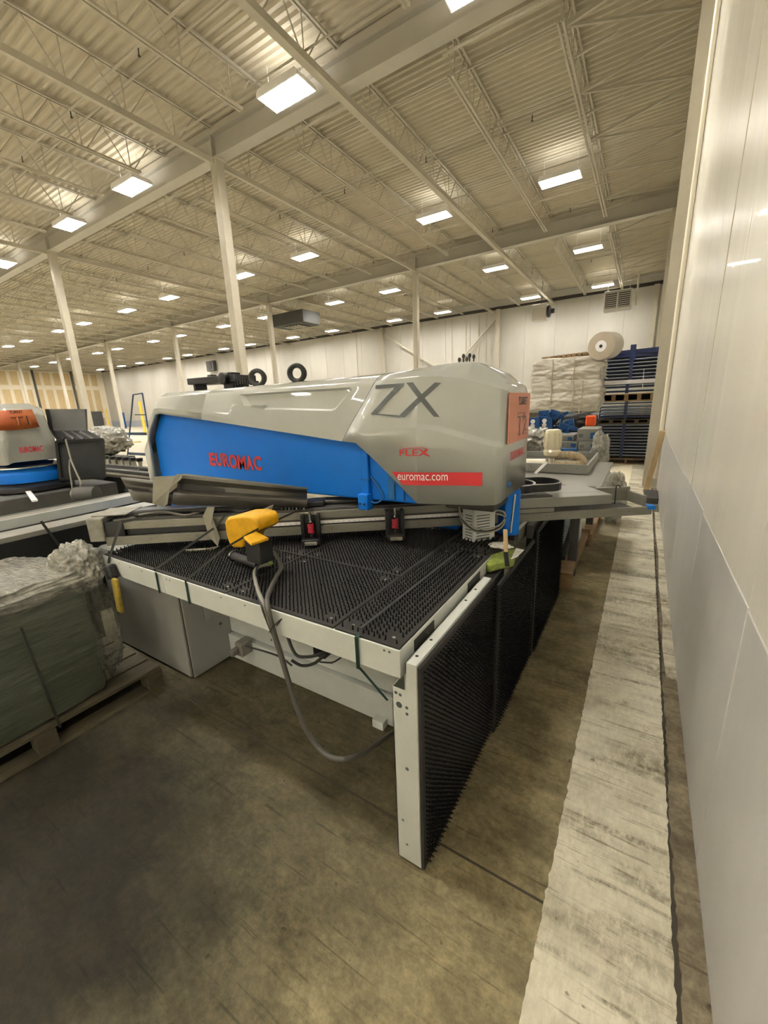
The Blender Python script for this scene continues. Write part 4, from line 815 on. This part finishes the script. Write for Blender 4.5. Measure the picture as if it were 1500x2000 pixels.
text('front_logo', 'EUROMAC', lambda u, w, d: Vector((NX+DX+.003, lerp(AX(38, 880, NX+DX).y, AX(84, 876, NX+DX).y, u), lerp(AX(60, 883, NX+DX).z, AX(60, 872, NX+DX).z, w))), .03, 'redd', T1, bold=.03)
for q in range(4): B().tube([(-.9+DX, 1.55+q*.05, 1.85), (-.9+DX, 1.55+q*.05, 1.93)], .005, 6).build('valve_knob', 'blk', T1)
sg = thing('cardboard_sign', 'orange cardboard sign reading TURRET T1 on the left machine', 'sign', (NX+DX, 1.7, 1.6))
SX_ = NX+DX+.02; cs = [AX(0, 802, SX_), AX(62, 800, SX_), AX(77, 834, SX_+.03), AX(0, 840, SX_+.03)]
cs[0] += (cs[0]-cs[1])*.25; cs[3] += (cs[3]-cs[2])*.2
b = B(); v = []
for i in range(9):
    t_ = i/8; bu = Vector((.03*math.sin(t_*math.pi), 0, 0)); v += [cs[0].lerp(cs[1], t_)+bu, cs[3].lerp(cs[2], t_)+bu+Vector((0, 0, -.012*math.sin(t_*math.pi)))]
b.add(v, [(2*i, 2*i+2, 2*i+3, 2*i+1) for i in range(8)]); o = b.build('board', 'orn', sg, True); so = o.modifiers.new('t', 'SOLIDIFY'); so.thickness = .006
def ons(u, w): return cs[3].lerp(cs[2], u).lerp(cs[0].lerp(cs[1], u), w)+Vector((.03*math.sin(u*math.pi)+.012, 0, 0))
text('lettering', 'TURRET', lambda u, w, d: ons(lerp(.38, .72, u), lerp(.82, .97, w)), .04, 'blk', sg, bold=.02)
for off, m_, xx in ((.03, 'blk', 0), (-.002, 'orn', .004)): text('lettering', 'T1', lambda u, w, d, xx=xx: ons(lerp(.40, .83, u), lerp(.18, .68, w))+Vector((xx, 0, 0)), .1, m_, sg, bold=off)
# black guard cabinet by T1
GB = thing('guard_cabinet', 'black sheet metal guard cabinet with tilted lid beside T1 machine', 'cabinet', AD(160, 940, 5))
a_, b_, c_, d_ = AD(112, 862, 5), AD(202, 858, 5), AD(205, 932, 5), AD(120, 936, 5)
bk = Vector((-.56, .22, 0))
B().add([a_, b_, c_, d_, a_+bk, b_+bk, c_+bk, d_+bk], [(0, 1, 2, 3), (4, 5, 6, 7), (0, 1, 5, 4), (1, 2, 6, 5), (2, 3, 7, 6), (3, 0, 4, 7)]).build('body', 'guard', GB, bevel=.004)
fr = B()
for p, q in ((a_, b_), (b_, c_), (c_, d_), (d_, a_)): fr.bar(p+Vector((.012, -.012, 0)), q+Vector((.012, -.012, 0)), .03, .03, (.8, -.6, 0))
fr.build('door_frame', 'guard', GB)
tp = [AD(88, 799, 5.25), AD(166, 799, 5.3), AD(168, 841, 5.25), AD(99, 841, 5.2)]
B().prism(tp, (-.02, .03, 0)).build('lid', 'guardg', GB); B().prism([AD(88, 799, 5.24), AD(96, 799, 5.24), AD(104, 841, 5.19), AD(97, 841, 5.19)], (.004, -.004, 0)).build('lid_flange', 'guard', GB)
b = B(); b.add([AD(97, 841, 5.2), AD(172, 841, 5.25), b_, a_], [(0, 1, 2, 3)]); b.build('sloped_panel', 'guard', GB)
for q in range(4): b = B(); b.bar(AD(105+q*17, 843, 5.19), AD(125+q*19, 857, 5.0), .03, .01, (.8, -.6, .3)); b.build('slat', 'guardg' if q % 2 else 'blk', GB)
tag(B().tube(smoothpath([AD(x, y, 4.85) for x, y in ((128, 858), (134, 880), (140, 902), (150, 925), (158, 945), (152, 962), (158, 972))]), .010, 6).build('pale_cable', 'cablel', None, True), 'pale cable hanging over the black guard cabinet door', 'cable')
tag(B().tube(smoothpath([AD(x, y, 4.85) for x, y in ((136, 898), (136, 918), (140, 945), (143, 960), (152, 968))]), .009, 6).build('pale_cable', 'cablel', None, True), 'shorter pale cable left on the guard cabinet front', 'cable')
q = AD(168, 965, 4.6); t = thing('drive_motor', 'small grey motor behind the pale rails, under the guard cabinet', 'motor', q)
B().tube([q+Vector((-.10, -.05, 0)), q+Vector((.1, .07, .0))], .085, 16).build('body', 'guardg', t, True); B().tube([q+Vector((-.13, -.07, 0)), q+Vector((-.1, -.05, 0))], .06, 16).build('end_bell', 'capl', t, True); B().box(q.x-.1, q.x+.1, q.y-.05, q.y+.05, 0, q.z-.05).build('bracket', 'blk', t)
# rails along Y
R1 = thing('side_rail_beam', 'long pale grey rail beam in front of the T1 machine', 'beam', (-3.95, 1.4, .9))
B().box(-4.08, -3.88, -.8, 2.2, .97, .995).box(-4.08, -4.06, -.8, 2.2, .9, 1.0).build('rail_top', 'table', R1); B().box(-3.895, -3.875, -.8, 2.2, .93, 1.0).build('rail_lip', 'apron', R1); B().box(-4.05, -3.9, -.6, -.5, 0, .97).box(-4.05, -3.9, 1.9, 2.0, 0, .97).build('leg', 'guardg', R1)
R2 = thing('side_table', 'second pale rail with charcoal side sheet behind the wrapped load', 'table', (-3.4, .7, 0))
B().box(-3.47, -3.28, -.8, 1.72, .965, 1.0).build('rail_top', 'table', R2, bevel=.003); B().box(-3.30, -3.285, -.8, 1.70, .30, .965).build('side_sheet', 'guard', R2); B().box(-3.46, -3.38, -.6, -.5, 0, .965).box(-3.46, -3.38, 1.1, 1.2, 0, .965).build('leg', 'guardg', R2)
tag(B().bar(AX(80, 1018, -3.27), AX(125, 1078, -3.27), .015, .003, (1, 0, 0)).build('packing_strap', 'straps'), 'grey green strap over the second pale rail', 'strap')
q = AD(58, 965, 4.5); tag(B().bar(AZ(52, 956, .885), AZ(68, 978, .885), .05, .02).build('paper_tag', 'white', None, bevel=.003), 'white paper tag lying below the T1 turret', 'tag')
t = thing('steel_bench', 'dark steel bench carrying clutter behind the guard cabinet', 'bench', (-6, 3.4, 0))
for y_ in (3.2, 3.5, 3.85): B().box(-9.6, -5.6, y_-.06, y_+.06, .76, .80).build('rail', 'woodd' if y_ < 3.3 else 'guardg', t)
for x in (-9.4, -7.6, -5.8): B().box(x, x+.08, 3.15, 3.9, 0, .76).build('leg', 'guard', t)
q0 = AY(178, 885, 4.0)
for i in range(7):
    q = AY(201+i*13, 903, 3.9); t = thing('brush_pot', 'small black collared pot in the row behind the machine, %s from left' % ordn[i], 'pot', (q.x, 3.85, .8), 'pots in the row behind the machine')
    B().lathe((q.x, 3.85, .80), (0, 0, 1), [(.03, 0), (.04, .10)], 12).build('cup', 'pots', t, True); B().lathe((q.x, 3.85, .90), (0, 0, 1), [(.055, 0), (.055, .06)], 12).build('collar', 'blk', t)
tag(blob(AY(208, 862, 5.2), (.75, .5, .36), 'foil', 'foil_bundle', seed=21, amp=.25, sub=5), 'crumpled foil bundle beyond the black guard cabinet', 'bundle')
t = thing('bundle_stand', 'low stand beneath the crumpled foil bundle', 'stand', (AY(208, 885, 5.2).x, 5.2, 0)); q = AY(208, 885, 5.2); B().box(q.x-.6, q.x+.6, 4.9, 5.6, .0, q.z-.1).build('body', 'guardg', t)
q = AY(260, 830, 8.0)
t = thing('rolling_ladder', 'dark blue ladder frame standing behind the machine', 'ladder', (q.x, 8, 0))
a_, b_, c_, d_ = AY(250, 885, 8), AY(260, 771, 8), AY(278, 768, 8), AY(290, 880, 8)
for p, q in ((b_, c_), (b_, Vector((a_.x-.2, 8, 0))), (c_, Vector((d_.x, 8.1, 0))), (AY(264, 810, 8), AY(283, 810, 8))): B().bar(p, q, .035, .035, (0, 1, 0)).build('rail', 'ylb', t)
for i in range(2): z = .3+i*.75; B().bar((a_.x-.05+i*.04, 8.05, z), (d_.x-.03, 8.05, z), .03, .1).build('rung', 'ylb', t)
tag(B().bar(AY(200, 868, 6.5), AY(275, 863, 6.5), .03, .03).box(AY(200, 868, 6.5).x, AY(200, 868, 6.5).x+.05, 6.48, 6.52, 0, AY(200, 868, 6.5).z).build('yellow_rail', 'safety'), 'yellow rail bar above the row of pots', 'rail')
for i, (px, yy) in enumerate(((213, 33), (281, 20))): q = AY(px, 830, yy); tag(B().tube([(q.x, yy, 0), (q.x, yy, 2.9)], .12, 10).build('bollard', 'safety', None, True), ['tall yellow post by the grey door far left', 'yellow post glimpsed behind the blue ladder'][i], 'post')
q = AY(241, 828, 30); tag(B().box(q.x-.4, q.x+.4, 29.8, 30.2, 0, 2.2).build('blue_cabinet', 'bblue', None, bevel=.05), 'small blue cabinet standing far off on the floor', 'cabinet')
# ================================================================ RIGHT BACKGROUND
# sheet-metal tables behind the head
t = thing('sheet_table', 'grey sheet metal table behind the machine head', 'table', (-1.0, 4.8, 0))
B().box(-2.2, -.27, 3.95, 5.8, .87, .9).build('top', 'table', t, bevel=.004); B().box(-2.2, -.30, 4.0, 5.75, .80, .87).build('apron', 'alud', t)
for x, y_ in ((-2.1, 4.1), (-.5, 4.1), (-.5, 5.6)): B().box(x, x+.08, y_, y_+.08, 0, .8).build('leg', 'guardg', t)
B().box(-1.4, -.30, 3.98, 4.02, .901, .93).build('front_lip', 'table', t)
t = thing('metal_tray', 'shallow grey metal tray on the sheet table holding the cyclone', 'tray', (-1.1, 5.1, .9))
z0 = .905
B().box(-2.1, -.45, 4.75, 4.77, z0, z0+.10).box(-.47, -.45, 4.77, 5.9, z0, z0+.10).box(-2.1, -.47, 5.88, 5.9, z0, z0+.1).build('rim', 'table', t, bevel=.002); B().box(-2.1, -.47, 4.77, 5.88, z0, z0+.02).build('bottom', 'alud', t)
for i in range(6): B().lathe((-1.15+i*.12, 4.749, z0+.04+.02*(i % 2)), (0, -1, 0), [(.006, 0), (.006, .002)], 8).build('screw', 'dgrey', t)
# cyclone with hose
q = AY(1077, 905, 4.95); CYC = thing('dust_cyclone', 'amber cyclone separator with flexible hose on the metal tray', 'separator', (q.x, 4.95, .93))
zt_ = AY(1077, 838, 4.95).z; zb_ = AY(1077, 905, 4.95).z; H = zt_-zb_
B().lathe((q.x, 4.95, zb_), (0, 0, 1), [(.035, 0), (.035, .16*H), (.09, .25*H), (.10, .36*H), (.085, .42*H), (.095, .5*H), (.095, .85*H), (.08, .97*H), (.05, H)], 20).build('bowl', 'amber', CYC, True)
for i in range(10): A = i*.628; B().box(q.x+.094*math.cos(A)-.006, q.x+.094*math.cos(A)+.006, 4.95+.094*math.sin(A)-.006, 4.95+.094*math.sin(A)+.006, zb_+.5*H, zb_+.9*H).build('rib', 'amber', CYC)
B().box(q.x-.03, q.x+.03, 4.92, 4.98, .925, zb_+.08).build('stand', 'white', CYC)
pts = smoothpath([AY(1085, 890, 4.95), AY(1110, 889, 4.95), AY(1130, 893, 4.95), AY(1137, 903, 4.9), AY(1120, 909, 4.88), AY(1085, 907, 4.88)], 14)
B().tube(pts, [.045+.006*(i % 2) for i in range(len(pts))], 12).build('flexible_hose', 'hose', CYC, True)
tag(B().tube([AY(1022, 905, 5.0), AY(1066, 905, 5.0)], .055, 16).build('cream_tube', 'vac', None, True), 'cream tube lying left of the cyclone separator', 'tube')
tag(B().bar(AY(1045, 925, 4.6), AY(1068, 902, 4.7), .03, .004, (0, 1, 0)).build('tape_strip', 'white'), 'white tape strip hanging over the tray front edge', 'tape')
# jumble: boxes, brackets
t = thing('parts_crate', 'grey crate of machine covers behind the cyclone', 'crate', (-1.0, 7.2, 0)); B().box(-2.2, -.56, 7.0, 8.0, 0, .80).build('body', 'guardg', t)
k = 0
for (x0, y0, x1, y1, m_, lb) in ((1090, 850, 1120, 862, 'table', 'grey flat module upper left of the module stack'), (1090, 862, 1128, 876, 'table', 'grey flat module middle left of the module stack'), (1128, 838, 1166, 862, 'table', 'pale box module top right of the stack'), (1130, 862, 1166, 880, 'table', 'pale box module middle right of the stack'), (1126, 880, 1150, 900, 'table', 'pale box module bottom of the stack'), (1150, 880, 1165, 900, 'bblue', 'blue narrow box right of the bottom pale module'), (1090, 876, 1126, 890, 'bblue', 'dark blue module under the grey flat modules')):
    a_, b_ = AY(x0, y0, 6.9-.02*k), AY(x1, y1, 6.9-.02*k); t = thing('electrical_module', lb, 'box', (a_.x, 7, b_.z), 'modules stacked behind the cyclone')
    B().box(a_.x, b_.x, 6.9-.02*k, 7.5, b_.z, a_.z).build('case', m_, t, bevel=.008)
    case = t.children[0]; w_ = b_.x-a_.x; h_ = a_.z-b_.z; yy = 6.9-.02*k
    B().box(a_.x+w_*.65, a_.x+w_*.9, yy-.004, yy+.01, b_.z+h_*.2, b_.z+h_*.7).build('window', 'bblue', case); B().box(a_.x+w_*.08, a_.x+w_*.3, yy-.004, yy+.01, b_.z+h_*.3, b_.z+h_*.6).build('socket', 'dgrey', case); k += 1
t = thing('module_base', 'dark block supporting the stacked modules', 'block', (-1, 7.2, .8)); B().box(-1.5, -.57, 6.95, 7.6, .8, AY(1126, 898, 7).z).build('body', 'guardg', t)
BR = [((1030, 817), (1053, 814), (1053, 838), (1030, 838), 1), ((1052, 811), (1077, 817), (1078, 838), (1050, 835), 1), ((1051, 803), (1072, 801), (1074, 815), (1054, 816), 0), ((1077, 799), (1095, 804), (1084, 822), (1070, 812), 0), ((1095, 825), (1136, 838), (1130, 842), (1090, 838), 0), ((1102, 822), (1120, 817), (1122, 832), (1108, 834), 0), ((1084, 830), (1100, 835), (1115, 846), (1088, 846), 0), ((1165, 843), (1184, 848), (1176, 862), (1166, 858), 0), ((1088, 812), (1108, 803), (1112, 806), (1092, 820), 0)]
BL = ['blue bracket plate with round holes at far left of the pile', 'blue bracket plate with round holes, second in the pile', 'small dark blue plate at the top left of the pile', 'tilted blue plate standing in the pile centre', 'long blue plate sloping down over the modules', 'blue rounded plate right of pile centre', 'dark blue plate low in the pile', 'blue plate sticking out right of the pale modules', 'thin violet blue strip leaning in the pile']
for i, (*pl_, hol) in enumerate(BR):
    D = 7.0+.06*i; P4 = [AY(x, y, D+.05*(j % 2)) for j, (x, y) in enumerate(pl_)]; t = thing('blue_bracket', BL[i], 'bracket', P4[0], 'blue brackets piled behind the cyclone')
    B().prism(P4, (0, .03, 0)).build('plate', 'bblue', t, bevel=.003)
    if hol:
        c = sum(P4, Vector())/4
        for dz in (-.04, .03): B().lathe((c.x, D-.01, c.z+dz), (0, -1, 0), [(.035, 0), (.035, .012), (.012, .013)], 14).build('washer', 'white', t)
    B().bar(sum(P4, Vector())/4, (sum(P4, Vector())/4).x and Vector((P4[0].x, D+.2, P4[0].z-.3)), .03).build('stem', 'bblue', t)
tag(blob(AY(1040, 870, 7.0), (.26, .2, .30), 'foil', 'foil_stack', seed=31, amp=.25, sub=5, flat=1), 'silver foil wrapped stack left of the cyclone', 'bundle')
tag(blob(AY(1030, 862, 7.6), (.35, .2, .38), 'rackb', 'blue_bundle', seed=33, amp=.2, sub=4, flat=1), 'dark blue bundle beneath the bracket pile', 'bundle')
tag(blob(AY(1128, 822, 8.2), (.32, .2, .15), 'blkr', 'black_bag', seed=35, amp=.3, sub=4), 'black slumped bag beside the orange panel', 'bag')
a_, b_ = AY(1145, 812, 8.0), AY(1162, 832, 8.0); tag(B().box(a_.x, b_.x, 7.95, 8.15, b_.z, a_.z).build('orange_box', 'orange', None, bevel=.02), 'bright orange red box right of the black bag', 'box')
tag(B().box(-1.9, -.75, 7.95, 8.4, 0, AY(1145, 832, 8).z).build('dark_crate', 'guard'), 'dark crate under the orange box and black bag', 'crate')
tag(blob(AY(1172, 885, 6.6), (.12, .15, .30), 'filmw', 'hanging_film', seed=37, amp=.3, sub=5), 'bunched clear film drooping beside the module stack', 'film')
q = AZ(1178, 955, .0); tag(blob((-.24, 6.25, .36), (.15, .26, .34), 'filmw', 'film_bag', seed=38, amp=.25, sub=5), 'large clear plastic bag standing right of the sheet table', 'film')
q = AZ(1208, 950, .02); t = thing('cable_reel', 'orange and grey cable reel on the floor beside the plastic bag', 'reel', (-.17, 5.75, 0))
zc = AY(1205, 938, 5.75).z; xc = AY(1206, 938, 5.75).x
xr, yr = -.30, 8.3
blob((xr, yr, .22), (.11, .10, .13), 'orange_tarp', 'drum', t, seed=51, amp=.35, sub=4)
for i in range(6): B().tube(smoothpath([(xr-.12+.05*i, yr-.12, .10+.03*(i % 2)), (xr+.02*i, yr-.18, .04+.02*i), (xr+.1+.03*i, yr-.1, .03)]), .018, 7).build('cable_coil', 'guardg', t, True)
# pallets & bits under beam end
t = thing('timber_skid', 'long timber skid on the floor beyond the brush flaps', 'skid', (-.48, 4.6, 0))
B().box(-.56, -.42, 3.80, 5.1, .085, .155).build('timber', 'wood', t, bevel=.004); B().box(-.59, -.40, 3.74, 3.80, 0, .165).build('end_board', 'wood', t, bevel=.003); B().box(-.55, -.44, 3.8, 5.1, 0, .085).build('timber', 'wood', t)
B().box(-.62, -.40, 5.1, 5.16, 0, .2).build('end_board', 'wood', t); B().box(-.50, -.38, 5.16, 6.4, .02, .12).build('timber', 'wood', t)
q = AX(1138, 1035, -.5); tag(B().box(-.66, -.47, 4.55, 4.9, .156, .38).build('grey_case', 'rackw', None, bevel=.02), 'blue grey case standing on the timber skid', 'case')
tag(B().box(-.80, -.60, 3.62, 4.1, 0, .80).build('added_green_panel', 'green', None, bevel=.01), 'added dull green panel behind the farthest flap', 'panel')  # greenish panel added under the beam end
tag(B().tube([AX(1118, 1030, -.5), AX(1098, 1090, -.52)], .03, 12).build('black_roller', 'blkr', None, True), 'black roller leaning beside the added green panel', 'roller')
# bales, film roll
def bale(x0, y0, x1, y1, Y, label, seed):
    a_, b_ = AY(x0, y0, Y), AY(x1, y1, Y); c = (a_+b_)/2; t = thing('wrapped_bale', label, 'bale', (c.x, Y+.5, b_.z))
    blob((c.x, Y+.5, c.z), (abs(b_.x-a_.x)/2, .5, abs(a_.z-b_.z)/2), 'bale', 'bale_body', t, seed=seed, amp=.10, sub=6, flat=.25)
    for px_ in ((1075, 1118, 1135) if seed == 41 else (1078, 1120)):
        q = AY(px_, (y0+y1)/2, Y); B().tube(smoothpath([(q.x-.02, Y-.02, b_.z+.03), (q.x+.02, Y-.04, c.z), (q.x+.01, Y-.02, a_.z-.05)]), .012, 6).build('tie_cord', 'hose', t, True)
bale(1030, 746, 1172, 808, 11.0, 'lower white film wrapped bale beneath the roll', 41); bale(1036, 702, 1176, 748, 11.0, 'upper white film wrapped bale with small pallet on top', 43)
t = thing('bale_rack', 'grey rack shelf supporting the white bales', 'rack', (-1.8, 11.5, 0)); B().box(-2.9, -1.3, 11, 12, 1.22, 1.38).build('shelf', 'woodd', t, bevel=.01); B().box(-2.8, -1.0, 11.1, 11.9, 0, 1.25).build('base', 'guard', t)
a_ = AY(1058, 702, 11.3); b_ = AY(1148, 696, 11.3)
t = thing('wooden_skid', 'small brown wooden skid on top of the upper bale', 'skid', (a_.x, 11.5, a_.z))
for i in range(9): x = lerp(a_.x, b_.x, i/9); B().box(x, x+.09, 11.3, 11.8, a_.z-.02+.004*i, a_.z+.05+.004*i).build('block', 'wood', t)
B().box(a_.x, b_.x, 11.3, 11.8, a_.z-.05, a_.z+.0).build('deck_board', 'wood', t)
q = AY(1174, 676, 10.9); t = thing('film_roll', 'large round roll with white core on top of the bales', 'roll', q)
ax_ = (C0-q).normalized()*.8+Vector((-.35, -.1, 0)); ax_.normalize()
B().lathe(q-ax_*.5, ax_, [(.29, 0), (.30, .48), (.29, .5)], 36).build('roll_body', 'bale', t, True); B().lathe(q, ax_, [(.285, 0), (.285, .004)], 36).build('roll_face', 'tang', t); B().lathe(q, ax_, [(.12, .004), (.12, .012)], 24).build('core', 'white', t); B().lathe(q, ax_, [(.035, .012), (.035, .016)], 14).build('core_hole', 'blk', t)
# blue rack stack
SY = 12.1
def rk(z0, h, x0, x1, label, light=True, split=True):
    t = thing('stacking_rack', label, 'rack', ((x0+x1)/2, SY, z0), 'dark blue racks nested in the tall stack')
    B().box(x0, x1, SY, SY+.03, z0+h*.62, z0+h*.84).build('front_rail', 'rackw' if light else 'rackb', t)
    B().box(x0+.02, x1-.02, SY+.03, SY+1.1, z0+h*.3, z0+h*.75).build('tray', 'rackb', t)
    xm = lerp(x0, x1, .5); B().box(xm-.035, xm+.035, SY-.015, SY+.02, z0, z0+h).build('centre_post', 'rackb', t)
    for x in (x0, x1-.04): B().box(x, x+.04, SY+.01, SY+.05, z0, z0+h).build('corner_post', 'rackb', t)
cnt = 0
def zpy(py): return AY(1225, py, SY).z
segs = [(893, 828, 11), (818, 784, 5), (768, 750, 2), (742, 700, 6)]
for gi, (ya, yb, n) in enumerate(segs):
    za, zb = zpy(ya), zpy(yb); h = (zb-za)/n
    for i in range(n): rk(za+i*h, h-.002, -1.0+(.03 if gi == 3 else 0)-.04*(gi == 2), .18, 'dark blue rack %s from bottom of the %s tier of the stack' % (ordn[i], ['lowest', 'second', 'third', 'top'][gi]), light=not (gi == 1 and i == 0))
pallet('wooden_pallet', 'wooden pallet on the floor under the blue racks', -.75, .17, SY, SY+1.0, 0.0, 'wood', along='x')
def tpal(yb, yt, label, m_):
    z0, z1 = zpy(yb), zpy(yt); t = thing('wooden_pallet', label, 'pallet', (-.4, SY, z0))
    B().box(-1.03, .18, SY-.01, SY+1, z1-.02, z1).build('deck_board', m_, t); B().box(-1.03, .18, SY-.01, SY+1, z0, z0+.03).build('bottom_board', m_, t)
    for i in range(5): x = lerp(-1.03, .08, i/4); B().box(x, x+.09, SY-.01, SY+1, z0+.03, z1-.02).build('block', m_, t)
    B().box(-1.0, .15, SY+.45, SY+.55, z0+.03, z1-.02).build('gap_shade_fill', 'guard', t)  # dark filler added for the shade inside the pallet openings
tpal(828, 819, 'darker wooden pallet between lowest and second tiers of blue racks', 'woodd'); tpal(784, 769, 'light wooden pallet midway up the blue rack stack', 'wood')
z0, z1 = zpy(750), zpy(742); tag(B().box(-1.02, .18, SY-.02, SY+1, z0, z1).build('white_board', 'white'), 'white board between the third and top tiers of blue racks', 'board')
t = thing('tilted_rack', 'blue rack frame lying tilted on top of the stack', 'rack', (-.4, SY, 2.5))
a_, b_, c_, d_ = AY(1182, 700, SY), AY(1288, 695, SY), AY(1288, 677, SY), AY(1184, 688, SY)
B().prism([a_, b_, c_, d_], (0, .9, 0)).build('frame', 'rackb', t, bevel=.01); q = AY(1236, 690, SY-.02); B().box(q.x-.06, q.x+.06, SY-.03, SY+.01, q.z-.14, q.z+.2).build('centre_post', 'rackb', t, bevel=.01); B().bar(a_.lerp(d_, .5)+Vector((0, -.01, 0)), b_.lerp(c_, .5)+Vector((0, -.01, 0)), .02, .03, (0, 1, 0)).build('cross_rail', 'rackb', t)
tag(B().box(-1.10, -1.0, SY-.03, SY+.3, zpy(742), zpy(718)).build('white_clip_stack', 'white', None, bevel=.02), 'white clips hanging at the left edge of the rack stack', 'clip')
tag(B().bar(AY(1258, 720, SY-.012), AY(1255, 757, SY-.012), .014, .012, (0, 1, 0)).build('tie_rod', 'white'), 'thin white rod hanging before the top rack tier', 'rod')
# leaning plank
a_, b_ = AX(1266, 962, .2), AX(1300, 852, .30)
tag(B().bar((.16, 8.55, .0), (.29, 8.35, 1.1), .09, .03, (0, 1, 0)).build('leaning_plank', 'woodl', None, bevel=.002), 'bare wood plank leaning between the thick column and wall', 'plank')
t = thing('kick_block', 'dark block on the floor at the foot of the wall column', 'block', (.24, 7.9, 0)); B().box(.13, .33, 7.6, 8.3, 0, .1).build('body', 'guardg', t, bevel=.01)
tag(B().xy([(.278, 2.72), (.333, 2.70), (.333, 7.0), (.280, 7.0), (.272, 5.9), (.284, 5.0), (.270, 4.2), (.282, 3.5), (.268, 3.1)], .010, .021).build('curb_patch', 'strip'), 'broken pale concrete patch along the foot of the grey wall', 'patch')
